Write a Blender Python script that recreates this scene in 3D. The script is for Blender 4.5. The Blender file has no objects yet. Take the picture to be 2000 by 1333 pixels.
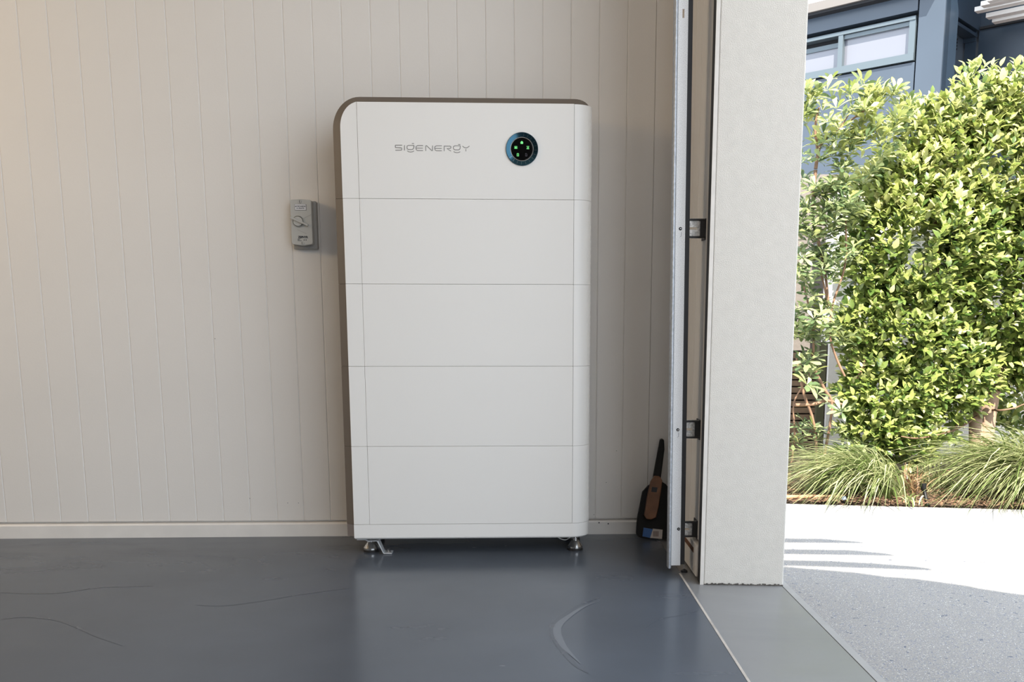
import bpy, bmesh, math, random
import numpy as np
from mathutils import Vector, Matrix

random.seed(7)
rng = np.random.default_rng(11)
sc = bpy.context.scene
col = sc.collection

# ------------------------------------------------------------------ camera
CAM = np.array([0.0, -3.1, 0.74324])
F, PX, PY = 1799.53, 1074.14, 914.75
M = np.array([[0.99930178, -0.03734224, 0.00122779],
              [-0.00488001, -0.16303122, -0.98660884],
              [0.03704236, 0.98591398, -0.16309961]])
cd = bpy.data.cameras.new('camera')
cam = bpy.data.objects.new('camera', cd)
col.objects.link(cam)
cd.sensor_width = 36.0
cd.lens = F / 2000 * 36
cd.shift_x = (1000 - PX) / 2000
cd.shift_y = (PY - 666.5) / 2000
cd.clip_start = 0.05
R3 = Matrix((M[0], -M[1], -M[2])).transposed()
cam.matrix_world = Matrix.Translation(CAM) @ R3.to_4x4()
sc.camera = cam

# ------------------------------------------------------------------ world, sun, lamps, exposure
w = bpy.data.worlds.new('sky')
sc.world = w
w.use_nodes = True
bg = w.node_tree.nodes['Background']
bg.inputs[0].default_value = (0.80, 0.89, 1.0, 1)
bg.inputs[1].default_value = 2.15

SUN = Vector((0.006, 0.62, -0.78)).normalized()
sl = bpy.data.lights.new('sun', 'SUN')
sl.energy = 11.0
sl.color = (1.0, 0.93, 0.82)
sl.angle = math.radians(0.35)
so = bpy.data.objects.new('sun', sl)
so.rotation_euler = SUN.to_track_quat('-Z', 'Y').to_euler()
so.location = (0, -4, 8)
col.objects.link(so)


def area(name, loc, target, sx, sy, energy, color):
    l = bpy.data.lights.new(name, 'AREA')
    l.shape = 'RECTANGLE'
    l.size, l.size_y = sx, sy
    l.energy = energy
    l.color = color
    o = bpy.data.objects.new(name, l)
    o.location = loc
    o.rotation_euler = (Vector(target) - Vector(loc)).to_track_quat('-Z', 'Y').to_euler()
    col.objects.link(o)
    return o


area('added_fill_light', (0.0, -4.0, 2.45), (-0.4, 0, 0.7), 1.4, 0.8, 8, (1.0, 0.95, 0.9))  # fill light added to brighten the room; no lamp is known here
area('garage_wall_lamp', (-3.2, -1.6, 1.9), (-1.2, 0, 1.3), 0.5, 0.5, 12, (1.0, 0.72, 0.40))
po = area('door_sky_portal', (0.66, -3.0, 1.15), (-1, -3.0, 1.15), 4.8, 2.3, 1, (1, 1, 1))
po.data.cycles.is_portal = True

vs = sc.view_settings
vs.view_transform = 'Standard'
vs.look = 'None'
vs.gamma = 1
vs.use_curve_mapping = False
vs.exposure = 0.62
sc.cycles.use_denoising = True
sc.cycles.max_bounces = 10
sc.cycles.diffuse_bounces = 6
sc.cycles.sample_clamp_indirect = 6


# ------------------------------------------------------------------ helpers
def ray(x, y):
    return M.T @ np.array([(x - PX) / F, (y - PY) / F, 1.0])


def P(x, y, X=None, Y=None, Z=None):
    """the point of the plane X, Y or Z = const that pixel (x, y) of the photograph shows"""
    d = ray(x, y)
    t = (X - CAM[0]) / d[0] if X is not None else (Y - CAM[1]) / d[1] if Y is not None else (Z - CAM[2]) / d[2]
    return CAM + t * d


def PN(x, y, p0, n):
    d = ray(x, y)
    t = np.dot(np.array(p0) - CAM, n) / np.dot(d, n)
    return CAM + t * d


def depth(p):
    return float(np.dot(M[2], np.asarray(p) - CAM))


def topix(p):
    q = M @ (np.asarray(p) - CAM)
    return PX + F * q[0] / q[2], PY + F * q[1] / q[2]


def mat(name, color, rough=0.5, metal=0.0, bump=0, bscale=50, var=0, vscale=8, spec=0.5, emit=None, coat=0, sharp=None):
    m = bpy.data.materials.new(name)
    m.use_nodes = True
    nt = m.node_tree
    b = nt.nodes['Principled BSDF']
    b.inputs['Base Color'].default_value = (*color, 1)
    b.inputs['Roughness'].default_value = rough
    b.inputs['Metallic'].default_value = metal
    b.inputs['Specular IOR Level'].default_value = spec
    if coat:
        b.inputs['Coat Weight'].default_value = coat
    if emit:
        b.inputs['Emission Color'].default_value = (*emit[0], 1)
        b.inputs['Emission Strength'].default_value = emit[1]
    tc = nt.nodes.new('ShaderNodeTexCoord')
    if var:
        n = nt.nodes.new('ShaderNodeTexNoise')
        n.inputs['Scale'].default_value = vscale
        n.inputs['Detail'].default_value = 5
        r = nt.nodes.new('ShaderNodeValToRGB')
        e = r.color_ramp.elements
        e[0].position, e[1].position = sharp if sharp else (0.3, 0.7)
        e[0].color = (*[c * (1 - var) for c in color], 1)
        e[1].color = (*[min(1, c * (1 + var)) for c in color], 1)
        nt.links.new(tc.outputs['Object'], n.inputs['Vector'])
        nt.links.new(n.outputs['Fac'], r.inputs[0])
        nt.links.new(r.outputs[0], b.inputs['Base Color'])
    if bump:
        n = nt.nodes.new('ShaderNodeTexNoise')
        n.inputs['Scale'].default_value = bscale
        n.inputs['Detail'].default_value = 3
        bp = nt.nodes.new('ShaderNodeBump')
        bp.inputs['Strength'].default_value = bump
        bp.inputs['Distance'].default_value = 0.004
        nt.links.new(tc.outputs['Object'], n.inputs['Vector'])
        nt.links.new(n.outputs['Fac'], bp.inputs['Height'])
        nt.links.new(bp.outputs[0], b.inputs['Normal'])
    return m


class MB:
    """collects plain geometry for ONE mesh"""

    def __init__(s):
        s.v, s.f = [], []

    def add(s, vs_, fs):
        o = len(s.v)
        s.v += [tuple(map(float, p)) for p in vs_]
        s.f += [tuple(i + o for i in f) for f in fs]
        return s

    def box(s, x0, x1, y0, y1, z0, z1):
        return s.add([(x0, y0, z0), (x1, y0, z0), (x1, y1, z0), (x0, y1, z0), (x0, y0, z1), (x1, y0, z1), (x1, y1, z1), (x0, y1, z1)],
                     [(0, 3, 2, 1), (4, 5, 6, 7), (0, 1, 5, 4), (1, 2, 6, 5), (2, 3, 7, 6), (3, 0, 4, 7)])

    def hexa(s, a, b):
        """solid between quad a (4 pts) and quad b (4 pts)"""
        return s.add(list(a) + list(b), [(3, 2, 1, 0), (4, 5, 6, 7), (0, 1, 5, 4), (1, 2, 6, 5), (2, 3, 7, 6), (3, 0, 4, 7)])

    def loft(s, loops, cap0=True, cap1=True):
        n = len(loops[0])
        vs_ = [p for l in loops for p in l]
        fs = []
        for k in range(len(loops) - 1):
            for i in range(n):
                j = (i + 1) % n
                fs.append((k * n + i, k * n + j, (k + 1) * n + j, (k + 1) * n + i))
        if cap0:
            fs.append(tuple(reversed(range(n))))
        if cap1:
            fs.append(tuple((len(loops) - 1) * n + i for i in range(n)))
        return s.add(vs_, fs)

    def prism_z(s, pts, z0, z1):
        return s.loft([[(x, y, z0) for x, y in pts], [(x, y, z1) for x, y in pts]])

    def prism_y(s, pts, y0, y1):
        return s.loft([[(x, y0, z) for x, z in pts], [(x, y1, z) for x, z in pts]])

    def tube(s, pts, rad, n=8, cap=True):
        pts = [Vector(p) for p in pts]
        if not hasattr(rad, '__len__'):
            rad = [rad] * len(pts)
        loops = []
        t0 = (pts[1] - pts[0]).normalized()
        a = t0.orthogonal().normalized()
        for i, p in enumerate(pts):
            t = (pts[min(i + 1, len(pts) - 1)] - pts[max(i - 1, 0)]).normalized()
            a = (a - t * a.dot(t)).normalized()
            b = t.cross(a)
            loops.append([p + (a * math.cos(q) + b * math.sin(q)) * rad[i] for q in [2 * math.pi * k / n for k in range(n)]])
        return s.loft(loops, cap, cap)

    def lathe(s, prof, n=24, c=(0, 0, 0)):
        loops = [[(c[0] + r * math.cos(2 * math.pi * k / n), c[1] + r * math.sin(2 * math.pi * k / n), c[2] + z) for k in range(n)] for r, z in prof]
        return s.loft(loops)

    def lathe_y(s, prof, n=48, c=(0, 0, 0)):
        loops = [[(c[0] + r * math.cos(2 * math.pi * k / n), c[1] + y, c[2] + r * math.sin(2 * math.pi * k / n)) for k in range(n)] for r, y in prof]
        return s.loft(loops)

    def build(s, name, m, parent=None, bevel=0, segs=2, smooth=False, angle=35, kind=None, label=None, recalc=True):
        me = bpy.data.meshes.new(name)
        me.from_pydata(s.v, [], s.f)
        if recalc or bevel:
            bm = bmesh.new()
            bm.from_mesh(me)
            bmesh.ops.recalc_face_normals(bm, faces=bm.faces)
            if bevel:
                es = [e for e in bm.edges if len(e.link_faces) == 2 and e.calc_face_angle() > math.radians(40)]
                bmesh.ops.bevel(bm, geom=es, offset=bevel, segments=segs, affect='EDGES', profile=0.5, clamp_overlap=True)
            bm.to_mesh(me)
            bm.free()
        if smooth:
            me.shade_smooth()
            me.set_sharp_from_angle(angle=math.radians(angle))
        if isinstance(m, (list, tuple)):
            for q in m:
                me.materials.append(q)
        else:
            me.materials.append(m)
        o = bpy.data.objects.new(name, me)
        col.objects.link(o)
        if parent is not None:
            o.parent = parent
            o.matrix_parent_inverse = Matrix.Translation(parent.location).inverted() if parent.parent is None else Matrix()
        if kind:
            o['kind'] = kind
        if label:
            o['label'] = label
        return o


def empty(name, loc, label, cat, group=None, kind=None):
    o = bpy.data.objects.new(name, None)
    o.location = loc
    o.empty_display_size = 0.1
    col.objects.link(o)
    o['label'] = label
    o['category'] = cat
    if group:
        o['group'] = group
    if kind:
        o['kind'] = kind
    return o


def tag(o, label, cat, group=None, kind=None):
    o['label'] = label
    o['category'] = cat
    if group:
        o['group'] = group
    if kind:
        o['kind'] = kind
    return o


def struct(o, label, cat):
    return tag(o, label, cat, kind='structure')


def linked(name, me, parent, loc=(0, 0, 0), mtx=None):
    """another object on shared mesh data, child of a parent"""
    o = bpy.data.objects.new(name, me)
    col.objects.link(o)
    o.parent = parent
    o.matrix_parent_inverse = Matrix.Translation(parent.location).inverted()
    if mtx is not None:
        o.matrix_basis = mtx
    else:
        o.location = loc
    return o


def arc(cx, cy, r, a0, a1, n=8, ry=None):
    ry = r if ry is None else ry
    return [(cx + r * math.cos(math.radians(a0 + (a1 - a0) * k / n)), cy + ry * math.sin(math.radians(a0 + (a1 - a0) * k / n))) for k in range(n + 1)]


# ------------------------------------------------------------------ materials
WALLC = (0.75, 0.72, 0.68)
m_wall = mat('wall_paint', WALLC, 0.55, var=0.02, vscale=3, bump=0.05, bscale=180)
m_skirt = mat('skirting_paint', (0.76, 0.73, 0.69), 0.4, var=0.04, vscale=14)
m_ceil = mat('ceiling_paint', (0.55, 0.53, 0.50), 0.7)
m_wallf = mat('grey_wall_paint', (0.32, 0.31, 0.30), 0.7)
m_render = mat('stucco_render', (0.60, 0.565, 0.51), 0.75, bump=0.42, bscale=380, var=0.03, vscale=40)
m_bead = mat('corner_bead_paint', (0.62, 0.58, 0.53), 0.6, var=0.06, vscale=30)
m_white = mat('battery_white', (0.80, 0.775, 0.735), 0.38, bump=0.04, bscale=900)
m_taupe = mat('battery_taupe', (0.145, 0.117, 0.092), 0.5, bump=0.04, bscale=900)
m_black = mat('black_rubber', (0.012, 0.011, 0.011), 0.6)
m_blackp = mat('black_plastic', (0.006, 0.006, 0.006), 0.5, spec=0.25)
m_logo = mat('logo_grey', (0.23, 0.22, 0.205), 0.45)
m_steel = mat('steel', (0.62, 0.61, 0.59), 0.22, metal=1.0)
m_steelb = mat('steel_bracket', (0.72, 0.73, 0.74), 0.35, metal=0.6)
m_galv = mat('galvanised_steel', (0.74, 0.73, 0.72), 0.55, metal=0.1, var=0.24, vscale=650, bump=0.1, bscale=300, sharp=(0.33, 0.55))
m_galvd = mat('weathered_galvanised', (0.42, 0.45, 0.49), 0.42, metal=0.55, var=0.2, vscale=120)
m_galvk = mat('dark_and_shaded_steel', (0.035, 0.034, 0.036), 0.5, metal=0.4)  # dark fixings; also carries the shade painted on the track flanges
m_brk = mat('bracket_galvanised', (0.55, 0.53, 0.50), 0.4, metal=0.6, var=0.4, vscale=160, bump=0.2, bscale=200)
m_ring = mat('ring_blue_metal', (0.03, 0.075, 0.105), 0.14, metal=1.0)
m_chrome = mat('chrome', (0.75, 0.75, 0.74), 0.08, metal=1.0)
m_screen = mat('screen_glass', (0.002, 0.002, 0.002), 0.08, spec=0.12)
m_green = mat('icon_green', (0.1, 0.5, 0.15), 0.5, emit=((0.20, 0.85, 0.24), 0.48))
m_iconoff = mat('icon_unlit', (0.10, 0.09, 0.11), 0.5)
m_iso = mat('isolator_grey', (0.50, 0.50, 0.475), 0.4, bump=0.03, bscale=400)
m_isob = mat('isolator_back_grey', (0.36, 0.345, 0.32), 0.45)
m_lab = mat('label_white', (0.72, 0.72, 0.74), 0.4)
m_ink = mat('ink_black', (0.015, 0.015, 0.02), 0.5)
m_wood = mat('brush_wood', (0.17, 0.075, 0.034), 0.5, var=0.25, vscale=30)
m_blue = mat('sticker_blue', (0.03, 0.12, 0.36), 0.4)
m_slat = mat('fence_timber', (0.22, 0.145, 0.09), 0.75, var=0.25, vscale=12)
m_postg = mat('fence_post_paint', (0.10, 0.095, 0.05), 0.7)
m_gwall = mat('garden_wall_render', (0.76, 0.72, 0.67), 0.8, bump=0.4, bscale=60)
m_bark = mat('pale_bark', (0.31, 0.21, 0.145), 0.8, var=0.2, vscale=18, bump=0.6, bscale=40)
m_barkd = mat('dark_bark', (0.16, 0.085, 0.05), 0.8, var=0.3, vscale=20)
m_barkr = mat('red_brown_bark', (0.20, 0.115, 0.07), 0.8, var=0.3, vscale=22)
m_mulch = mat('mulch', (0.07, 0.042, 0.026), 0.95, var=0.5, vscale=40, bump=1.0, bscale=70)
m_chip = mat('mulch_chips', (0.13, 0.075, 0.042), 0.9, var=0.5, vscale=25)
m_blued = mat('house_shaded_cladding', (0.022, 0.036, 0.056), 0.34, var=0.06, vscale=2)  # darker copy of the panel blue; side face shade is in the colour
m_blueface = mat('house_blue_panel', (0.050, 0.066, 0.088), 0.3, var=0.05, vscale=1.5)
m_winf = mat('window_aluminium', (0.10, 0.125, 0.14), 0.35, metal=0.2)
m_fascia = mat('fascia_beige', (0.155, 0.14, 0.128), 0.6)
m_dark = mat('shadow_gap', (0.01, 0.01, 0.012), 0.7)
m_curtain = mat('curtain_taupe', (0.15, 0.12, 0.10), 0.8)
m_fin = mat('louvre_fin_white', (0.80, 0.77, 0.73), 0.5)
m_roof = mat('roof_sheet', (0.45, 0.44, 0.43), 0.6)
m_hose = mat('dry_stem', (0.33, 0.19, 0.10), 0.7, var=0.15, vscale=30)

m_pane = bpy.data.materials.new('window_glass')
m_pane.use_nodes = True
b = m_pane.node_tree.nodes['Principled BSDF']
b.inputs['Base Color'].default_value = (0.15, 0.155, 0.18, 1)
b.inputs['Roughness'].default_value = 0.05
b.inputs['Coat Weight'].default_value = 1.0
b.inputs['Specular IOR Level'].default_value = 0.5


def floor_mat(name, color, r0, r1, var, mottle=None):
    m = mat(name, color, r0, var=var, vscale=1.6)
    nt = m.node_tree
    b = nt.nodes['Principled BSDF']
    tc = nt.nodes.new('ShaderNodeTexCoord')
    mp = nt.nodes.new('ShaderNodeMapping')
    mp.inputs['Scale'].default_value = (0.8, 2.6, 1)
    n = nt.nodes.new('ShaderNodeTexNoise')
    n.inputs['Scale'].default_value = 2.2
    n.inputs['Detail'].default_value = 6
    n.inputs['Distortion'].default_value = 1.2
    mr = nt.nodes.new('ShaderNodeMapRange')
    mr.inputs['From Min'].default_value, mr.inputs['From Max'].default_value = 0.3, 0.7
    mr.inputs['To Min'].default_value, mr.inputs['To Max'].default_value = r0, r1
    nt.links.new(tc.outputs['Object'], mp.inputs[0])
    nt.links.new(mp.outputs[0], n.inputs['Vector'])
    nt.links.new(n.outputs['Fac'], mr.inputs[0])
    nt.links.new(mr.outputs[0], b.inputs['Roughness'])
    return m


m_floor = floor_mat('painted_concrete', (0.079, 0.092, 0.113), 0.16, 0.28, 0.14)
m_floor.node_tree.nodes['Principled BSDF'].inputs['Specular IOR Level'].default_value = 0.27
m_thresh = floor_mat('threshold_concrete', (0.205, 0.205, 0.207), 0.28, 0.40, 0.10)  # paler from wear, with the nearby daylight also put into the colour
m_edge = mat('worn_edge', (0.42, 0.38, 0.34), 0.5, var=0.2, vscale=20)
m_scuffd = floor_mat('scuff_dark', (0.070, 0.083, 0.104), 0.24, 0.30, 0.05)
m_scuffl = floor_mat('scuff_light', (0.112, 0.127, 0.152), 0.16, 0.20, 0.05)

# exposed aggregate concrete
m_conc = mat('driveway_concrete', (0.255, 0.244, 0.232), 0.85, var=0.06, vscale=2.5, bump=0.3, bscale=220)
nt = m_conc.node_tree
b = nt.nodes['Principled BSDF']
old = b.inputs['Base Color'].links[0].from_socket
tc = nt.nodes.new('ShaderNodeTexCoord')
for scale, lo, hi, colr in ((260, 0.585, 0.62, (0.16, 0.17, 0.21)), (55, 0.715, 0.735, (0.10, 0.11, 0.145)), (330, 0.66, 0.70, (0.62, 0.60, 0.58))):
    n = nt.nodes.new('ShaderNodeTexNoise')
    n.inputs['Scale'].default_value = scale
    n.inputs['Detail'].default_value = 1
    mr = nt.nodes.new('ShaderNodeMapRange')
    mr.inputs['From Min'].default_value, mr.inputs['From Max'].default_value = lo, hi
    mx = nt.nodes.new('ShaderNodeMixRGB')
    mx.inputs[2].default_value = (*colr, 1)
    nt.links.new(tc.outputs['Object'], n.inputs['Vector'])
    nt.links.new(n.outputs['Fac'], mr.inputs[0])
    nt.links.new(mr.outputs[0], mx.inputs[0])
    nt.links.new(old, mx.inputs[1])
    old = mx.outputs[0]
nt.links.new(old, b.inputs['Base Color'])
m_concedge = mat('driveway_trowelled_edge', (0.30, 0.295, 0.29), 0.7, var=0.05, vscale=20)


def leaf_mat(name, dark, light, trans=0.35):
    m = bpy.data.materials.new(name)
    m.use_nodes = True
    nt = m.node_tree
    b = nt.nodes['Principled BSDF']
    b.inputs['Roughness'].default_value = 0.36
    b.inputs['Specular IOR Level'].default_value = 0.5
    g = nt.nodes.new('ShaderNodeNewGeometry')
    oi = nt.nodes.new('ShaderNodeObjectInfo')
    ad = nt.nodes.new('ShaderNodeMath')
    ad.operation = 'ADD'
    fr = nt.nodes.new('ShaderNodeMath')
    fr.operation = 'FRACT'
    nt.links.new(g.outputs['Random Per Island'], ad.inputs[0])
    nt.links.new(oi.outputs['Random'], ad.inputs[1])
    nt.links.new(ad.outputs[0], fr.inputs[0])
    r = nt.nodes.new('ShaderNodeValToRGB')
    e = r.color_ramp.elements
    e[0].color = (*dark, 1)
    e[1].color = (*light, 1)
    e[0].position, e[1].position = 0.15, 1.0
    nt.links.new(fr.outputs[0], r.inputs[0])
    nt.links.new(r.outputs[0], b.inputs['Base Color'])
    t = nt.nodes.new('ShaderNodeBsdfTranslucent')
    nt.links.new(r.outputs[0], t.inputs[0])
    mx = nt.nodes.new('ShaderNodeMixShader')
    mx.inputs[0].default_value = trans
    nt.links.new(b.outputs[0], mx.inputs[1])
    nt.links.new(t.outputs[0], mx.inputs[2])
    nt.links.new(mx.outputs[0], nt.nodes['Material Output'].inputs[0])
    return m


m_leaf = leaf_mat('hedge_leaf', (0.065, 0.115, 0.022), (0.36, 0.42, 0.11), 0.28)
m_leafy = leaf_mat('young_and_sunlit_leaf', (0.34, 0.39, 0.11), (0.62, 0.61, 0.28), 0.30)  # new growth, and leaves paled for the strong light up high
m_leafs = leaf_mat('umbrella_leaf', (0.095, 0.145, 0.06), (0.36, 0.41, 0.19), 0.3)
m_blade = leaf_mat('grass_blade', (0.09, 0.14, 0.03), (0.60, 0.60, 0.33), 0.3)


# ================================================================== SETTING
FRONT = -0.275          # battery front plane
NIBX = 0.530            # face of the short wall beside the door
PIT = 0.09036


def zg(x):
    """driveway falls away from the door"""
    return -0.012 - 0.032 * (x - 0.757)


# floor ------------------------------------------------------------
floor = struct(MB().box(-3.6, 0.48, -6, 0.03, -0.15, 0).build('floor', m_floor), 'dark blue grey painted concrete garage floor', 'floor')
th = MB().hexa([(0.484, -6, -0.15), (0.752, -6, -0.15), (0.752, 0.03, -0.15), (0.484, 0.03, -0.15)],
               [(0.484, -6, -0.006), (0.752, -6, -0.013), (0.752, 0.03, -0.013), (0.484, 0.03, -0.006)]).build('threshold', m_thresh)
struct(th, 'worn concrete threshold strip across the door opening, paler with painted-in daylight', 'threshold')
e = MB().hexa([(0.4745, -6, 0.0008), (0.4805, -6, 0.0008), (0.4805, -0.51, 0.0008), (0.4745, -0.51, 0.0008)][::-1],
              [(0.4745, -6, 0.0002), (0.4845, -6, -0.006), (0.4845, -0.51, -0.006), (0.4745, -0.51, 0.0002)])
e.build('worn_edge', m_edge, floor)


def ribbon_floor(pts, wid, z, name, m):
    mb = MB()
    pp = [P(x, y, Z=z) for x, y in pts]
    L = []
    for i, p in enumerate(pp):
        t = pp[min(i + 1, len(pp) - 1)] - pp[max(i - 1, 0)]
        t = t / np.linalg.norm(t)
        n = np.array([-t[1], t[0], 0])
        h = wid[i] if hasattr(wid, '__len__') else wid
        L.append((p + n * h, p - n * h))
    vs_ = [q for a in L for q in a]
    fs = [(2 * i, 2 * i + 1, 2 * i + 3, 2 * i + 2) for i in range(len(L) - 1)]
    mb.add(vs_, fs)
    o = mb.build(name, m, floor, recalc=False)
    return o


def spl(pts, n=6):
    out = []
    k = len(pts)
    for i in range(k - 1):
        p0, p1, p2, p3 = [np.array(pts[max(0, min(k - 1, j))], float) for j in (i - 1, i, i + 1, i + 2)]
        for q in range(n):
            t = q / n
            out.append(tuple(0.5 * ((2 * p1) + (-p0 + p2) * t + (2 * p0 - 5 * p1 + 4 * p2 - p3) * t * t + (-p0 + 3 * p1 - 3 * p2 + p3) * t ** 3)))
    out.append(tuple(pts[-1]))
    return out


s1 = spl([(1170, 1169), (1135, 1181), (1103, 1201), (1080, 1222), (1079, 1240), (1092, 1262), (1112, 1287), (1128, 1303), (1150, 1316)])
ribbon_floor(s1, [0.002 + 0.0045 * min(1, min(i, len(s1) - 1 - i) / 12) for i in range(len(s1))], 0.0004, 'scuff_mark', m_scuffd)
s2 = spl([(1172, 1174), (1140, 1186), (1110, 1205), (1091, 1222), (1089, 1240), (1100, 1262), (1115, 1278), (1134, 1297)])
ribbon_floor(s2, [0.001 + 0.0085 * min(1, min(i, len(s2) - 1 - i) / 16) for i in range(len(s2))], 0.0007, 'scuff_mark', m_scuffl)
s3 = spl([(0, 1158), (60, 1160), (120, 1158), (200, 1148), (300, 1146)])
ribbon_floor(s3, [0.0005 + 0.003 * min(1, min(i, len(s3) - 1 - i) / 8) for i in range(len(s3))], 0.0004, 'scuff_mark', m_scuffd)
s4 = spl([(0, 1211), (50, 1206), (110, 1212), (150, 1226), (195, 1246), (240, 1262)])
ribbon_floor(s4, [0.0005 + 0.003 * min(1, min(i, len(s4) - 1 - i) / 8) for i in range(len(s4))], 0.0004, 'scuff_mark', m_scuffd)
s5 = spl([(380, 1182), (430, 1184), (500, 1176), (580, 1163), (680, 1150)])
ribbon_floor(s5, [0.0005 + 0.003 * min(1, min(i, len(s5) - 1 - i) / 8) for i in range(len(s5))], 0.0004, 'scuff_mark', m_scuffd)
s6 = spl([(1260, 1228), (1290, 1210), (1330, 1202), (1362, 1194)])
ribbon_floor(s6, [0.0005 + 0.002 * min(1, min(i, len(s6) - 1 - i) / 8) for i in range(len(s6))], 0.0004, 'scuff_mark', m_scuffd)

# back wall with V-jointed boards -------------------------------------
HB = 2.6
wall = struct(MB().box(-3.6, 0.757, 0.014, 0.12, 0, HB).build('wall_back', m_wall), 'warm white back wall of narrow vertical V jointed boards', 'wall')
X0 = -1.4853 / 3.0 * 3.1      # first joint read on the photograph
bw = PIT


def board_mesh(wd, z0, z1, name):
    c = 0.0024
    h = wd / 2
    prof = [(-h, 0.014), (-h, c * 0.9), (-h + c, 0.0), (h - c, 0.0), (h, c * 0.9), (h, 0.014)]
    mb = MB().prism_z(prof, z0, z1)
    o = mb.build(name, m_wall)
    return o


b0 = board_mesh(bw - 0.0001, 0.0545, HB, 'board')
bme = b0.data
first = True
k = -10
while True:
    xc = X0 + (k + 0.5) * PIT
    if xc + PIT / 2 > NIBX:
        break
    if first:
        o = b0
        o.parent = wall
        first = False
    else:
        o = linked('board', bme, wall)
    o.location = (xc, 0, 0)
    k += 1
xl = X0 + k * PIT
MB().box(xl + 0.0004, NIBX + 0.01, 0, 0.014, 0.0545, HB).build('board', m_wall, wall)
# a few nail dimples and scuffs
for x, y in ((562, 983), (583, 983), (1204, 881), (1184, 943), (1160, 1006), (488, 974), (420, 662)):
    p = P(x, y, Y=0)
    MB().lathe_y([(0.0012, 0.0002), (0.0012, -0.0006)], 8, (p[0], 0, p[2])).build('nail_mark', m_galvk, wall)

bs = MB()
bs.loft([[(x, 0.013, 0.0), (x, -0.012, 0.0), (x, -0.012, 0.042), (x, -0.008, 0.0475), (x, 0.013, 0.0475)] for x in (-3.6, NIBX - 0.002)])
struct(bs.build('baseboard_back', m_skirt), 'low white skirting board along the boarded wall', 'baseboard')
for x, y in ((1170, 1022), (1188, 1024)):
    p = P(x, y, Y=-0.012)
    MB().box(p[0] - 0.002, p[0] + 0.002, -0.0126, -0.0118, p[2] - 0.0015, p[2] + 0.003).build('chip_mark', m_galvk, bpy.data.objects['baseboard_back'])

# short return wall beside the door opening -----------------------------
nib = struct(MB().box(NIBX + 0.014, 0.757, -0.566, 0.01, -0.01, HB).build('wall_right', m_wall), 'short boarded return wall behind the steel door track', 'wall')
prevy = -0.002
nb = None
for k in range(7):
    y1 = -0.004 - k * PIT
    y0 = max(y1 - PIT + 0.0004, -0.564)
    if y1 - y0 < 0.01:
        break
    if nb is None or y1 - y0 < PIT - 0.002:
        h = (y1 - y0) / 2
        c = 0.0026
        prof = [(0.014, -h), (c * 1.1, -h), (0.0, -h + c), (0.0, h - c), (c * 1.1, h), (0.014, h)]
        o = MB().prism_z(prof, 0.10, HB).build('board', m_wall, nib)
        nb = o.data
    else:
        o = linked('board', nb, nib)
    o.location = (NIBX, (y0 + y1) / 2, 0)
struct(MB().box(NIBX - 0.012, NIBX + 0.013, -0.54, -0.014, -0.002, 0.092).build('baseboard_right', m_skirt, bevel=0.003),
       'scuffed white skirting on the return wall behind the track', 'baseboard')
MB().box(NIBX - 0.0128, NIBX - 0.0118, -0.50, -0.36, 0.06, 0.075).build('dirt_streak', m_wood, bpy.data.objects['baseboard_right'])
seal = struct(MB().box(0.518, 0.535, -0.5985, -0.566, -0.006, HB).build('trim_1', m_black, bevel=0.003), 'black rubber door seal strip on the inner edge of the pillar', 'trim')
pil = struct(MB().box(0.5292, 0.757, -0.600, -0.5665, -0.0135, HB).build('pillar', m_render, bevel=0.004, segs=3), 'cream stucco rendered door pillar', 'pillar')
MB().box(0.5188, 0.5278, -0.6005, -0.598, -0.008, HB).build('corner_bead', m_bead, pil, label='smooth painted corner bead strip')
MB().box(0.5278, 0.5296, -0.5995, -0.590, -0.008, HB).build('bead_gap', m_dark if False else m_bead, pil)
# crumbled joint at the foot of the pillar
mb = MB()
for i in range(46):
    x = 0.531 + 0.224 * i / 46
    s_ = 0.002 + 0.004 * rng.random()
    zz = -0.006 - 0.007 * (x - 0.484) / 0.268
    mb.box(x, x + 0.0055, -0.6015 - 0.002 * rng.random(), -0.5995, zz, zz + s_)
mb.build('cracked_joint', mat('grime', (0.09, 0.08, 0.07), 0.9, var=0.6, vscale=90), pil, kind='stuff')

# rest of the garage shell
struct(MB().box(-3.7, 0.757, -6.1, 0.12, HB, HB + 0.1).build('ceiling', m_ceil), 'plain white garage ceiling', 'ceiling')
struct(MB().box(-3.7, -3.6, -6.1, 0.12, 0, HB).build('wall_left', m_wall), 'plain left garage wall', 'wall')
struct(MB().box(-3.6, 0.757, -6.1, -6.0, 0, HB).build('wall_front', m_wallf), 'plain garage wall behind the viewer', 'wall')
struct(MB().box(0.53, 0.757, -6.0, -0.6, 2.45, HB).build('trim_2', m_render), 'lintel above the garage door opening', 'lintel')

# ================================================================== OUTDOOR GROUND
def slab(name, pts, m, h=0.12):
    return MB().loft([[(x, y, zg(x) - h) for x, y in pts], [(x, y, zg(x)) for x, y in pts]]).build(name, m)


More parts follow.
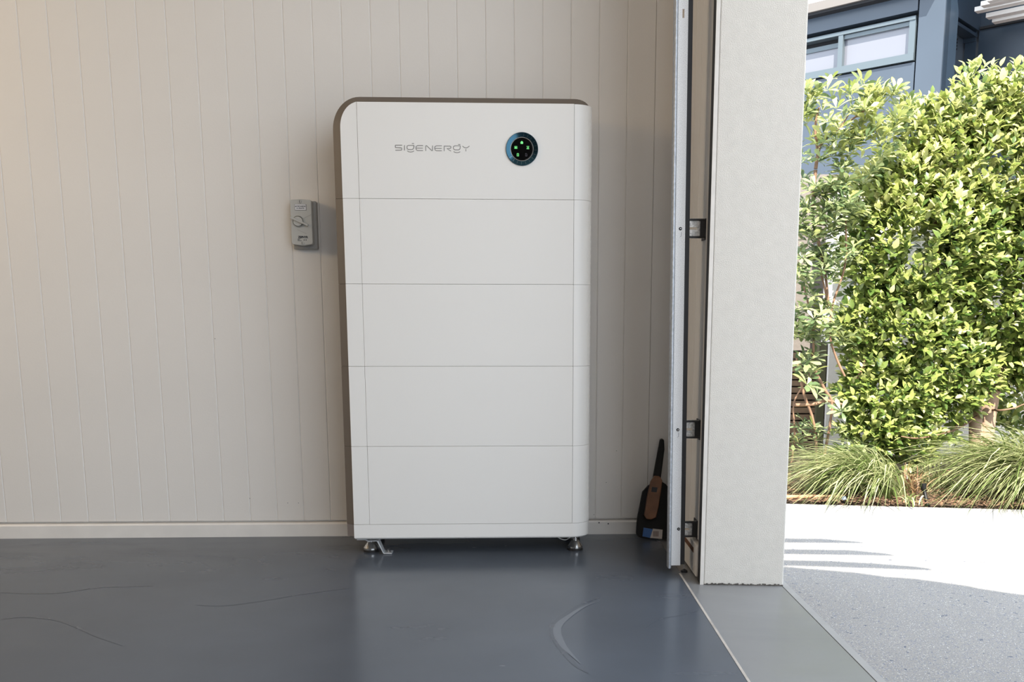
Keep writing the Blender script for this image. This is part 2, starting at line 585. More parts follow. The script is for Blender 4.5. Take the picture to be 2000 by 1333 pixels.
JY = -0.2885
KY = 0.60
d1 = slab('driveway', [(0.772, -9), (9, -9), (9, JY), (0.772, JY)], m_conc)
struct(d1, 'grey speckled concrete driveway slab in the shade by the door', 'driveway')
MB().loft([[(x, y, zg(x) - 0.1) for x, y in q] for q in [[(0.754, -9), (0.772, -9), (0.772, JY), (0.754, JY)]]] +
          [[(0.754, -9, -0.0125), (0.772, -9, zg(0.772) + 0.001), (0.772, JY, zg(0.772) + 0.001), (0.754, JY, -0.0125)]]).build('trowelled_edge', m_concedge, d1)
d2 = slab('driveway', [(0.754, JY + 0.007), (9, JY + 0.007), (9, KY), (0.754, KY)], m_conc)
struct(d2, 'sunlit concrete driveway slab along the planting bed', 'driveway')
struct(MB().box(0.2, 14, -12, 14, -0.5, -0.4).build('ground', m_mulch), 'earth around the buildings', 'ground')
bed = MB()
nx, ny = 40, 14
vv, ff = [], []
for i in range(nx + 1):
    for j in range(ny + 1):
        x = 0.76 + 3.2 * i / nx
        y = KY + 0.004 + 2.3 * j / ny
        vv.append((x, y, zg(x) - 0.012 + (0.02 * rng.random() + 0.03 * min(1, j / 4)) * (1 if j else 0)))
for i in range(nx):
    for j in range(ny):
        a = i * (ny + 1) + j
        ff.append((a, a + ny + 1, a + ny + 2, a + 1))
bed.add(vv, ff)
bedo = struct(bed.build('garden_bed', m_mulch), 'brown mulched planting bed behind the driveway', 'garden bed')
mb = MB()
for i in range(1500):
    x = 0.85 + 1.6 * rng.random()
    y = KY + 0.01 + 0.75 * rng.random() ** 1.6
    a = rng.random() * 6.28
    l, wd = 0.008 + 0.02 * rng.random(), 0.002 + 0.003 * rng.random()
    z = zg(x) + 0.012 + 0.012 * rng.random() + 0.02 * min(1, (y - KY) / 0.5)
    ca, sa = math.cos(a), math.sin(a)
    tl = (rng.random() - 0.5) * 0.012
    q = [(x + ca * l - sa * wd, y + sa * l + ca * wd, z + tl), (x - ca * l - sa * wd, y - sa * l + ca * wd, z - tl),
         (x - ca * l + sa * wd, y - sa * l - ca * wd, z - tl), (x + ca * l + sa * wd, y + sa * l - ca * wd, z + tl)]
    mb.add(q + [(a_, b_, c_ - 0.003) for a_, b_, c_ in q], [(0, 1, 2, 3), (7, 6, 5, 4), (0, 4, 5, 1), (1, 5, 6, 2), (2, 6, 7, 3), (3, 7, 4, 0)])
tag(mb.build('bark_mulch', m_chip, recalc=False), 'loose brown bark mulch and dead grass over the planting bed', 'mulch', kind='stuff')
for x, y in ((1734, 1005), (1712, 1012)):
    p = P(x, y, Y=0.4)
    MB().add([(p[0] - .018, .4, zg(p[0]) + .003), (p[0], .39, zg(p[0]) + .008), (p[0] + .018, .4, zg(p[0]) + .002), (p[0], .408, zg(p[0]) + .006)], [(0, 1, 2, 3)])
# garden wall and timber fence ------------------------------------------
WY = 2.0
xw = P(1614, 800, Y=WY)[0]
gw = MB().box(xw, 6.0, WY, WY + 0.15, -0.2, 1.34).build('wall_garden', m_gwall)
struct(gw, 'white rendered garden wall behind the hedge', 'wall')
struct(MB().box(0.2, xw + 0.4, WY + 0.35, WY + 0.5, -0.2, 1.55).build('wall_side', mat('shaded_wall_render', (0.15, 0.132, 0.118), 0.85, bump=0.4, bscale=60)), 'set back rendered wall behind the slat fence, darkened for shade', 'wall')  # pale wall behind the fence; its shade is painted into the render
MB().box(xw - 0.01, 6.0, WY - 0.02, WY + 0.17, 1.34, 1.40).build('coping', m_gwall, gw)
fen = empty('timber_fence', (1.3, WY + 0.08, -0.1), 'brown horizontal slat timber fence behind the left shrub', 'fence')
MB().box(xw - 0.05, xw - 0.008, WY + 0.02, WY + 0.10, -0.15, 0.60).build('post', m_postg, fen)
MB().box(0.40, 0.45, WY + 0.02, WY + 0.10, -0.15, 0.60).build('post', m_postg, fen)
z = -0.03
sm = None
while z < 0.54:
    if sm is None:
        o = MB().box(0.45, xw - 0.05, WY + 0.045, WY + 0.065, 0, 0.030).build('slat', m_slat, fen)
        sm = o.data
    else:
        o = linked('slat', sm, fen)
    o.location = (0, 0, z)
    z += 0.0385
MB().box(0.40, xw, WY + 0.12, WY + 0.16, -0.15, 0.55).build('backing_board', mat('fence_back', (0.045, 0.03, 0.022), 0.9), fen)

# ================================================================== HOUSE
C0 = np.array([5.4, 9.0, 0.0])
q2 = 1 / math.sqrt(2)
u1 = np.array([-q2, q2, 0])       # face 1 runs away to the left
u2 = np.array([q2, q2, 0])        # face 2 runs away to the right
n1 = np.array([-q2, -q2, 0])
n2 = np.array([q2, -q2, 0])
house = empty('house', tuple(C0), 'dark navy clad upper storey house beyond the garden', 'house')


def fs(x, y, base, u, n, off=0.0):
    """pixel on a facade -> distance along it and height"""
    p = PN(x, y, base + n * off, n)
    return float(np.dot(p - base, u)), float(p[2])


def fbox(name, m, base, u, n, s0, s1, z0, z1, o0, o1, parent=house, label=None, bevel=0):
    a = [base + u * s + n * o for s, o in ((s0, o0), (s1, o0), (s1, o1), (s0, o1))]
    return MB().loft([[(p[0], p[1], z0) for p in a], [(p[0], p[1], z1) for p in a]]).build(name, m, parent, label=label, bevel=bevel)


def zat(x, y, base, u, n, off=0.0):
    return fs(x, y, base, u, n, off)[1]


sR = fs(1793, 40, C0, u1, n1)[0]          # right jamb of the strip window
SL = 6.0
z_gap = zat(1688, 47, C0, u1, n1)          # dark joint above the window
z_wt = z_gap - 0.04
z_wb = zat(1726, 129, C0, u1, n1)
z_eb = zat(1578, 25, C0, u1, n1, 0.2)
z_et = zat(1578, 8, C0, u1, n1, 0.2)
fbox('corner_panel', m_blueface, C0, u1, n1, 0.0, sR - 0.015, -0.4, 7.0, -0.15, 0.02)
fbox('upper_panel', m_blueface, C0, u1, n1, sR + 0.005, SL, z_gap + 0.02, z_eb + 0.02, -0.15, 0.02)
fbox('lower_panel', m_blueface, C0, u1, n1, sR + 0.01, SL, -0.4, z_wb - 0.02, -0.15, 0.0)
fbox('backing', m_dark, C0, u1, n1, 0.1, SL, -0.4, z_eb, -0.6, -0.16)
eave = fbox('eave', m_fascia, C0, u1, n1, 0.06, SL, z_eb, z_et, -1.5, 0.2, label='beige roof fascia')
fbox('soffit_shade', m_dark, C0, u1, n1, 0.1, SL, z_eb - 0.03, z_eb - 0.002, -0.14, 0.16)  # near-black strip; the shade under the eave is painted in
win = fbox('window_frame', m_winf, C0, u1, n1, sR + 0.02, SL, z_wb, z_wb + 0.09, -0.12, 0.03, label='grey aluminium strip window frame')
MBw = lambda s0, s1, z0, z1, o0, o1, nm, mm, lb=None: fbox(nm, mm, C0, u1, n1, s0, s1, z0, z1, o0, o1, parent=house, label=lb)
MBw(sR + 0.02, SL, z_wt - 0.045, z_wt, -0.12, 0.03, 'window_head', m_winf)
MBw(sR + 0.02, sR + 0.10, z_wb + 0.09, z_wt - 0.046, -0.12, 0.02, 'window_jamb', m_winf)
sm0 = fs(1647, 100, C0, u1, n1)[0]
sm1 = fs(1638, 100, C0, u1, n1)[0]
MBw(sm0, sm1, z_wb + 0.02, z_wt - 0.046, -0.12, 0.025, 'mullion', m_winf)
MBw(sR + 0.10, sm0, z_wt - 0.10, z_wt - 0.05, -0.10, 0.0, 'sash_rail', m_winf)
MBw(sR + 0.10, sm0, z_wb + 0.09, z_wt - 0.10, -0.06, -0.045, 'pane', m_pane)
MBw(sm1, SL, z_wb + 0.09, z_wt - 0.17, -0.10, -0.085, 'pane', m_pane)
MBw(sm1, SL, z_wt - 0.17, z_wt - 0.11, -0.12, -0.06, 'sash_rail', m_winf)
# face 2
s_a = fs(1867, 100, C0, u2, n2)[0]
s_b = fs(1913, 100, C0, u2, n2)[0]
z_h2 = zat(1890, 44, C0, u2, n2)
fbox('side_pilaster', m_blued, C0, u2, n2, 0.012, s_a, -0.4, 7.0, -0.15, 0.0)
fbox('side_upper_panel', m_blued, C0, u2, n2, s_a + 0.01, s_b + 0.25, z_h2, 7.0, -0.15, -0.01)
wz1 = zat(1868, 52, C0, u2, n2, -0.08)
fbox('side_window_frame', m_blued, C0, u2, n2, s_a + 0.02, s_b, wz1, z_h2 - 0.03, -0.2, -0.04)
s_c = fs(1884, 100, C0, u2, n2, -0.1)[0]
s_d = fs(1898, 100, C0, u2, n2, -0.1)[0]
fbox('side_window_jamb', m_blued, C0, u2, n2, s_d, s_b + 0.25, -0.4, wz1 + 0.02, -0.2, -0.05)
fbox('side_window_head', m_blued, C0, u2, n2, s_b - 0.02, s_b + 0.3, wz1 - 0.05, z_h2 + 0.05, -0.3, -0.05)
fbox('curtain', m_curtain, C0, u2, n2, s_a - 0.4, s_c, -0.4, wz1 + 0.2, -0.26, -0.22)
fbox('backing', m_dark, C0, u2, n2, 0.3, s_b + 0.5, -0.4, 7.0, -0.7, -0.3)
fbox('side_blind', m_blueface, C0, u2, n2, s_c, s_b + 0.3, -0.4, wz1 + 0.2, -0.26, -0.22)
for i in range(4):
    zz = zat(1875, 78 + 6.5 * i, C0, u2, n2, -0.2)
    fbox('blind_slat', m_dark, C0, u2, n2, s_a, s_c, zz - 0.02, zz, -0.22, -0.20)
# face 3, nearer on the right
C3 = C0 + u2 * s_b
u3 = -u1
fbox('unseen_shade_slab', m_blued, C0, u2, n2, 0.0, s_b + 0.6, 5.35, 5.5, -0.2, 1.15)  # slab added above the view to keep face 2 in shade
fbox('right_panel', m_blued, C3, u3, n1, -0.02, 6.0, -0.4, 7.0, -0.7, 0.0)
zl = zat(1960, 48, C3, u3, n1)
fbox('ledge', m_dark, C3, u3, n1, 0.0, 6.0, zl - 0.015, zl + 0.015, 0.0, 0.05)
# sun louvre over face 3
for i, (x, y) in enumerate(((1906, 21), (1918, 10), (1928, 33), (1940, 42), (1930, 1))):
    off = (0.62, 0.80, 0.44, 0.26, 0.98)[i]
    s0, z0 = fs(x, y, C3, u3, n1, off)
    fbox('louvre_fin', m_fin if i != 9 else m_blued, C3, u3, n1, s0, 6.0, z0 - 0.02, z0 + 0.032, off - 0.075, off + 0.05)
fbox('louvre_bracket', m_blued, C3, u3, n1, 1.2, 1.25, zl + 0.25, zl + 0.32, 0.0, 0.95)

# ================================================================== AWNING OVER THE DRIVEWAY (casts the shade)
HA = 2.75
awn = empty('awning', (0.76, -3.0, HA), 'louvred driveway awning fixed above the door opening', 'awning')


def lift(x, y):
    p = P(x, y, Z=-0.03)
    for _ in range(4):
        p = P(x, y, Z=zg(p[0]))
    t = (HA - p[2]) / -SUN.z
    return (p[0] - SUN.x * t, p[1] - SUN.y * t)


edge = [lift(*q) for q in ((1540, 1112.4), (1632, 1123), (1680, 1127), (1760, 1138), (1860, 1149), (2000, 1170))]
sx = 0.735
AX = 1.85
poly = [(sx, edge[0][1])] + edge[1:] + [(AX, edge[-1][1] - (AX - edge[-1][0]) * 0.42), (AX, -3.85), (sx, -3.85)]
MB().prism_z(poly, HA, HA + 0.06).build('roof_panel', m_roof, awn)
for top, bot in (([(1540, 1096), (1620, 1097.5), (1706, 1102), (1785, 1108), (1815, 1112), (1826, 1115)], [(1780, 1114), (1680, 1110.5), (1540, 1105)]),
                 ([(1540, 1075), (1660, 1076), (1735, 1083), (1751, 1087)], [(1730, 1086.5), (1540, 1083.5)]),
                 ([(1540, 1054), (1610, 1054), (1680, 1060), (1691, 1062)], [(1670, 1062), (1540, 1062)]),
                 ([(1632, 1122), (1786, 1132), (1896, 1147), (1923, 1154)], [(1860, 1150), (1640, 1126)])):
    a = [lift(*q) for q in top]
    c = [lift(*q) for q in bot]
    pl = [(sx - 0.02 if top[0][0] < 1600 else a[0][0], a[0][1])] + a[1:] + c[:-1] + [(sx - 0.02 if top[0][0] < 1600 else c[-1][0], c[-1][1])]
    MB().prism_z(pl, HA, HA + 0.012).build('fin', m_roof, awn)

# ================================================================== HOME BATTERY
bat = empty('battery_cabinet', (-0.15, -0.15, 0), 'tall white stacked home battery cabinet with round display standing on steel feet', 'battery')
B = FRONT
XL, XLO = -0.5053, -0.5290         # white plate edge, taupe body edge
XS, XT = -0.4565, 0.1765           # seams
XR = 0.2325
BK = -0.045
ZJ = [1.3550, 1.0836, 0.8366, 0.5910, 0.3455, 0.0998, 0.0532]
g = 0.00038


def right_plan(inset=0.0, n=10):
    r = XR - XT
    return arc(XT, B + r, r - inset, -90, 0, n)


def right_cover(mb, z0, z1, th_=0.006):
    outer = right_plan(0) + [(XR, BK)]
    inner = [(XR - th_, BK)] + list(reversed(right_plan(th_)))
    o = [(XT + 0.0004, B)] + outer[1:]
    i = inner[:-1] + [(XT + 0.0004, B + th_)]
    return mb.prism_z(o + i, z0, z1)


def module(name, zt, zb, top=False):
    r = bpy.data.objects.new(name, None)
    col.objects.link(r)
    r.parent = bat
    r.matrix_parent_inverse = Matrix.Translation(bat.location).inverted()

    def sub(mb, nm, m, **k):
        o = mb.build(nm, m, **k)
        o.parent = r
        return o
    z0, z1 = zb + g, zt - g
    if not top:
        sub(MB().box(XS + 0.0004, XT - 0.0004, B, B + 0.012, z0, z1), 'front_panel', m_white, bevel=0.0006, segs=1)
        sub(MB().prism_z([(XL, B), (XS - 0.0004, B), (XS - 0.0004, B + 0.012), (XL + 0.001, B + 0.012)], z0, z1), 'edge_panel', m_white, bevel=0.0006, segs=1)
        sub(MB().prism_z([(XL + 0.0006, B + 0.0015), (XL + 0.004, B + 0.011), (XT - 0.01, B + 0.011), (XT + 0.02, B + 0.02), (XR - 0.008, B + 0.06), (XR - 0.008, BK), (XLO, BK), (XLO, B + 0.0145)], z0, z1), 'body_shell', m_taupe,
            label='taupe body with a chamfered flank')
    else:
        # rounded upper left corner
        ri, ro = 0.056, 0.080
        ci = (XL + ri, zt - 0.072)
        zo = zt + 0.0165
        co = (XLO + ro, zo - 0.092)
        n = 12
        arci = arc(ci[0], ci[1], ri, 180, 90, n, 0.072)
        arco = arc(co[0], co[1], ro, 180, 90, n, 0.092)
        left = [(XL, z0)] + [(x, zz - (0 if j < n else 0)) for j, (x, zz) in enumerate(arci) if x < XS - 0.0004] + [(XS - 0.0004, zt)] + [(XS - 0.0004, z0)]
        sub(MB().prism_y(left, B, B + 0.012), 'edge_panel', m_white)
        sub(MB().box(XS + 0.0004, XT - 0.0004, B, B + 0.012, z0, zt), 'front_panel', m_white, bevel=0.0006, segs=1)
        qs = [math.radians(90 * k / 8) for k in range(9)]
        li = [(XL + 0.0006, z0)] + [(x + 0.0004, zz) for x, zz in arci] + [(0.05, zt)] + [(0.178 + 0.037 * math.sin(q), zt - 0.010 * (1 - math.cos(q))) for q in qs] + [(0.215, z0)]
        lo = [(XLO, z0)] + arco + [(0.05, zo)] + [(0.176 + 0.049 * math.sin(q), zo - 0.023 * (1 - math.cos(q))) for q in qs] + [(0.225, z0)]
        y1, y2 = B + 0.0015, B + 0.0145
        yi = [y1] * (len(li) - 10) + [y1 + 0.030 * (1 - math.cos(q)) ** 0.7 for q in qs] + [y1 + 0.030]
        yo = [y2] * (len(lo) - 10) + [y2 + 0.040 * (1 - math.cos(q)) for q in qs] + [y2 + 0.040]
        sub(MB().loft([[(x, y, zz) for (x, zz), y in zip(li, yi)], [(x, y, zz) for (x, zz), y in zip(lo, yo)], [(x, BK, zz) for x, zz in lo]]), 'body_shell', m_taupe,
            label='taupe body with rounded shoulder and chamfered edge')
    sub(right_cover(MB(), z0, zt - 0.0012 if top else z1), 'corner_cover', m_white, smooth=True, angle=50)
    # pressed vent dashes in three rows down the rounded corner
    mv = MB()
    rr = XR - XT
    hh = (z1 - z0)
    for c_, deg in enumerate((-38, -27, -16)):
        a0 = math.radians(deg)
        nslot = 11
        for i in range(nslot):
            zc = z0 + hh * (i + 0.5 + (0.5 if c_ == 1 else 0)) / (nslot + 0.5)
            if zc > z1 - 0.02 and top:
                continue
            hz = hh / nslot * 0.36
            pa = [(XT + (rr + o_) * math.cos(a0 + s_), B + rr + (rr + o_) * math.sin(a0 + s_)) for s_, o_ in ((-0.028, -0.0015), (0.028, -0.0015), (0.028, 0.0006), (-0.028, 0.0006))]
            mv.prism_z(pa, zc - hz, zc + hz)
    sub(mv, 'vent_ribs', m_white, kind='stuff')
    return r, sub


inv, isub = module('inverter_module', ZJ[0], ZJ[1], True)
for k in range(1, 5):
    module('battery_module', ZJ[k], ZJ[k + 1])

# base plinth
pl = MB()
r = XR - XT
zb0, zb1 = ZJ[6], ZJ[5] - g
outer = [(XL, B)] + right_plan(0) + [(XR, BK), (XL + 0.01, BK), (XL + 0.004, B + 0.012)]
pl_o = pl.prism_z(outer, zb0 + 0.004, zb1)
plo = pl.build('base_plinth', m_white, bat, smooth=True, angle=40)
inn = [(x + (0.003 if x < 0 else -0.003), y + (0.003 if y < -0.2 else -0.003)) for x, y in outer]
MB().loft([[(x, y, zb0 + 0.004) for x, y in outer], [(x, y, zb0) for x, y in inn]]).build('plinth_lip', m_white, plo)
MB().prism_z([(XL + 0.0006, B + 0.0015), (XL + 0.003, B + 0.012), (XL + 0.003, BK), (XLO + 0.001, BK), (XLO + 0.001, B + 0.0145)], zb0 + 0.008, zb1).build('plinth_flank', mat('plinth_taupe', (0.20, 0.17, 0.155), 0.5), plo, label='grey taupe flank of the base')

# feet
for i, (fx, fy) in enumerate(((-0.463, -0.218), (0.190, -0.218), (-0.463, -0.085), (0.190, -0.085))):
    f = MB().lathe([(0.005, 0.0532), (0.005, 0.040), (0.0088, 0.040), (0.0088, 0.0315), (0.0105, 0.0315), (0.0235, 0.013), (0.0235, 0.008), (0.010, 0.008)], 24, (fx, fy, 0)).build('foot', m_steel, bat, smooth=True, angle=30, label='brushed steel levelling foot')
    MB().lathe([(0.0225, 0.0085), (0.0245, 0.006), (0.0245, 0.0), (0.01, 0.0)], 24, (fx, fy, 0)).build('rubber_pad', m_black, f, smooth=True, angle=30)

# floor bracket by the left foot
br = MB()
x0, x1 = -0.498, -0.470
yb0, yb1 = -0.262, -0.225
path = [(-0.500, 0.050), (-0.474, 0.050), (-0.466, 0.045), (-0.4400, 0.0455), (-0.434, 0.0435), (-0.419, 0.0065), (-0.416, 0.0045), (-0.392, 0.0040)]
up = path
dn = [(x - 0.0035 if 0.01 < zz < 0.044 else x, zz - 0.0035 if not (0.01 < zz < 0.044) else zz - 0.002) for x, zz in path]
br.prism_y(up + dn[::-1], yb0, yb1)
bro = br.build('floor_bracket', m_steelb, bat, bevel=0.0006, segs=1, label='bent steel bracket bolted to the floor')
MB().lathe([(0.0075, 0.004), (0.0075, 0.0055), (0.0045, 0.0055), (0.0045, 0.0125), (0.003, 0.0135)], 6, (-0.404, -0.243, 0)).build('bolt', m_steel, bro)
MB().lathe([(0.0046, 0.045), (0.0046, 0.0545)], 6, (-0.4585, -0.2445, 0)).build('bolt', m_steel, bro)
cb = [P(x, y, Y=-0.20) for x, y in ((1085, 1047), (1095, 1053), (1105, 1055), (1114, 1050))]
MB().tube(spl([tuple(p) for p in cb], 4), 0.0016, 6).build('cable_loop', m_white, bat, label='short white cable hanging under the base')

# logo lettering ----------------------------------------------------
LET = {
    's': [[(222, 211), (143, 211), (139, 216), (139, 234), (144, 240), (211, 243), (217, 248), (217, 266), (212, 272), (138, 272)]],
    'i': [[(250, 211), (250, 275)]],
    'g': [[(368, 214), (298, 214), (283, 222), (281, 238), (285, 256), (298, 264), (340, 265), (357, 258), (363, 246), (366, 217)], [(340, 191), (367, 191)], [(285, 280), (300, 291), (325, 295), (350, 291), (366, 281)]],
    'e': [[(477, 216), (412, 216), (394, 226), (391, 246), (396, 268), (412, 277), (477, 277)], [(394, 247), (474, 247)]],
    'n': [[(510, 282), (510, 222), (515, 217), (523, 219), (583, 276), (590, 277), (593, 272), (593, 216)]],
    'e2': [[(706, 219), (640, 219), (622, 229), (619, 249), (624, 270), (640, 279), (706, 279)], [(622, 250), (703, 250)]],
    'r': [[(735, 283), (735, 223), (806, 223), (817, 230), (817, 244), (806, 251), (770, 253), (818, 283)]],
    'g2': [[(934, 219), (865, 219), (850, 227), (847, 243), (852, 260), (865, 268), (906, 269), (923, 262), (929, 250), (932, 222)], [(905, 203), (932, 203)], [(850, 288), (866, 299), (890, 303), (915, 299), (930, 291)]],
    'y': [[(958, 222), (975, 236), (990, 243), (1010, 243), (1025, 236), (1043, 221)], [(999, 258), (999, 286)]],
}
for strokes in LET.values():
    mb = MB()
    for st in strokes:
        pts = [P(750 + x / 6.25, 250 + y / 6.25, Y=B) for x, y in st]
        pts = [np.array([p[0], p[2]]) for p in pts]
        L, Rr = [], []
        hw = 0.00098
        for i, p in enumerate(pts):
            a = pts[i] - pts[i - 1] if i else pts[1] - pts[0]
            c = pts[i + 1] - pts[i] if i < len(pts) - 1 else a
            a, c = a / np.linalg.norm(a), c / np.linalg.norm(c)
            t = a + c
            t = t / np.linalg.norm(t)
            nrm = np.array([-t[1], t[0]])
            s_ = hw / max(0.5, float(np.dot(nrm, [-a[1], a[0]])))
            L.append(p + nrm * s_)
            Rr.append(p - nrm * s_)
        loops = [[(L[i][0], B - 0.0006, L[i][1]), (Rr[i][0], B - 0.0006, Rr[i][1]), (Rr[i][0], B + 0.001, Rr[i][1]), (L[i][0], B + 0.001, L[i][1])] for i in range(len(pts))]
        mb.loft(loops)
    isub(mb, 'logo_letter', m_logo)

# round display -------------------------------------------------------
dc = P(1019.5, 291.5, Y=B)
RO, RI = 0.0475, 0.0335
ringp = [(RO - 0.0012, 0.002), (RO, -0.003), (RO - 0.0015, -0.0055), (RI + 0.001, -0.0035), (RI, -0.001), (RI, 0.002)]
nseg = 96
mb = MB()
mb.loft([[(dc[0] + rr_ * math.cos(2 * math.pi * k_ / nseg), B + yy, dc[2] + rr_ * math.sin(2 * math.pi * k_ / nseg)) for k_ in range(nseg)] for rr_, yy in ringp], False, False)
isub(mb, 'display_ring', m_ring, smooth=True, angle=25, label='dark blue metal ring around the display')
mb = MB()
for i in range(14):
    a = math.radians(180 + 35 + i * 17.5)
    pts = [(dc[0] + rr_ * math.cos(a + da), B + yy, dc[2] + rr_ * math.sin(a + da)) for rr_, yy, da in
           ((RI + 0.0025, -0.0041, -0.018), (RI + 0.0025, -0.0041, 0.018), (RO - 0.003, -0.0057, 0.014), (RO - 0.003, -0.0057, -0.014))]
    mb.add(pts, [(0, 1, 2, 3)])
isub(mb, 'ring_ticks', mat('tick_metal', (0.16, 0.22, 0.25), 0.2, metal=1.0), kind='stuff')
isub(MB().lathe_y([(RI + 0.0005, 0.002), (RI + 0.0005, -0.0018), (RI - 0.001, -0.0018), (RI - 0.001, 0.0)], 64, dc * np.array([1, 0, 1]) + np.array([0, B, 0])), 'inner_rim', m_chrome, smooth=True, angle=30)
isub(MB().lathe_y([(RI - 0.0008, 0.002), (RI - 0.0008, -0.0012), (RI - 0.003, -0.0016)], 64, dc * np.array([1, 0, 1]) + np.array([0, B, 0])), 'display_screen', m_screen, label='round black glass display')


def ic(x, y):
    p = P(x, y, Y=B)
    return p[0], p[2]


def icon(name, m, polys, frames=()):
    mb = MB()
    for p in polys:
        mb.prism_y(p, B - 0.0022, B - 0.0015)
    for fpts, wd in frames:
        cx = sum(q[0] for q in fpts) / len(fpts)
        cz = sum(q[1] for q in fpts) / len(fpts)
        n_ = len(fpts)
        inn_ = [(cx + (x - cx) * wd, cz + (zz - cz) * wd) for x, zz in fpts]
        vs_ = [(x, B - 0.0022, zz) for x, zz in fpts] + [(x, B - 0.0022, zz) for x, zz in inn_]
        mb.add(vs_, [(i, (i + 1) % n_, n_ + (i + 1) % n_, n_ + i) for i in range(n_)])
    isub(mb, name, m)


u = 0.00078
x, zc = ic(1019.2, 278.7)
icon('home_icon', m_green, [[(x - 4.5 * u, zc - 5 * u), (x + 4.5 * u, zc - 5 * u), (x + 5 * u, zc + 1.5 * u), (x, zc + 5.5 * u), (x - 5 * u, zc + 1.5 * u)]])
x, zc = ic(1007.5, 288.6)
icon('solar_icon', m_green, [[(x - 3 * u, zc - 3 * u), (x + 3 * u, zc - 3 * u), (x + 2 * u, zc + 3 * u), (x - 2 * u, zc + 3 * u)]],
     [([(x - 5.5 * u, zc - 4.5 * u), (x + 5.5 * u, zc - 4.5 * u), (x + 5.5 * u, zc - 1 * u), (x + 5 * u, zc + 5 * u), (x - 5 * u, zc + 5 * u), (x - 5.5 * u, zc - 1 * u)], 0.78)])
x, zc = ic(1031, 288.6)
icon('grid_icon', m_green, [[(x - 5 * u, zc - 1 * u), (x + 1 * u, zc - 2 * u), (x + 5 * u, zc), (x + 1 * u, zc + 2 * u)], [(x - 4 * u, zc - 5.5 * u), (x + 4 * u, zc - 5.5 * u), (x + 5.5 * u, zc - 3.6 * u), (x - 5.5 * u, zc - 3.6 * u)],
                            [(x - 4 * u, zc + 5.0 * u), (x + 4 * u, zc + 5.0 * u), (x + 5.5 * u, zc + 3.6 * u), (x - 5.5 * u, zc + 3.6 * u)]])
x, zc = ic(1011.4, 302.9)
icon('battery_icon', m_green, [[(x - 1.3 * u, zc - 1.6 * u), (x + 1.3 * u, zc - 1.6 * u), (x + 1.3 * u, zc + 1.6 * u), (x - 1.3 * u, zc + 1.6 * u)], [(x - 1.6 * u, zc + 5 * u), (x + 1.6 * u, zc + 5 * u), (x + 1.6 * u, zc + 6 * u), (x - 1.6 * u, zc + 6 * u)]],
     [([(x - 4 * u, zc - 5 * u), (x + 4 * u, zc - 5 * u), (x + 4 * u, zc + 4.8 * u), (x - 4 * u, zc + 4.8 * u)], 0.74)])
x, zc = ic(1027.8, 302.9)
icon('charger_icon', m_iconoff, [[(x - 1.5 * u, zc - 1 * u), (x + 2.5 * u, zc), (x - 1.5 * u, zc + 1.4 * u)]],
     [([(x - 3.6 * u, zc - 5 * u), (x + 3.6 * u, zc - 5 * u), (x + 3.6 * u, zc + 3 * u), (x + 1.5 * u, zc + 5.4 * u), (x - 3.6 * u, zc + 5.4 * u)], 0.8)])


# ================================================================== ISOLATOR SWITCH
def text(body, loc, size, m, parent, name='lettering', align='CENTER', sx_=1.0, bold=0.0):
    c = bpy.data.curves.new(name, 'FONT')
    c.body = body
    c.size = size
    c.align_x = align
    c.align_y = 'CENTER'
    c.extrude = 0.0002
    c.offset = bold
    t = bpy.data.objects.new('t', c)
    col.objects.link(t)
    bpy.context.view_layer.update()
    me = bpy.data.meshes.new_from_object(t.evaluated_get(bpy.context.evaluated_depsgraph_get()))
    bpy.data.objects.remove(t)
    me.transform(Matrix.Translation(loc) @ Matrix.Rotation(math.radians(90), 4, 'X') @ Matrix.Scale(sx_, 4, (1, 0, 0)))
    me.materials.clear()
    me.materials.append(m)
    o = bpy.data.objects.new(name, me)
    col.objects.link(o)
    o.parent = parent
    o.matrix_parent_inverse = Matrix.Translation(parent.location).inverted() if parent.parent is None else Matrix()
    return o


YI = -0.052
tl = P(566, 389, Y=YI)
brp = P(611, 480, Y=YI)
ix0, ix1, iz1, iz0 = tl[0], brp[0], tl[2], brp[2]
iso = empty('isolator_switch', ((ix0 + ix1) / 2, 0, (iz0 + iz1) / 2), 'grey isolator switch on the boarded wall beside the battery', 'switch')
bl = P(569, 487, Y=-0.022)
br_ = P(617, 390, Y=-0.022)
MB().box(ix0 - 0.002, br_[0], -0.022, 0.0, bl[2], iz1 - 0.002).build('back_box', m_isob, iso, bevel=0.004)
cx_ = (ix0 + ix1) / 2
lid = MB().prism_y([(ix0, iz0 + 0.010), (ix0 + 0.003, iz0 + 0.004), (cx_, iz0), (ix1 - 0.003, iz0 + 0.004), (ix1, iz0 + 0.010), (ix1, iz1 - 0.006), (ix1 - 0.004, iz1 - 0.002), (cx_, iz1), (ix0 + 0.004, iz1 - 0.002), (ix0, iz1 - 0.006)], YI, -0.0215).build('cover', m_iso, iso, bevel=0.0015)
lid2 = (ix1 - ix0, iz1 - iz0)


def il(fx, fz):
    """fractions of the cover -> x, z"""
    return ix0 + fx * lid2[0], iz0 + fz * lid2[1]


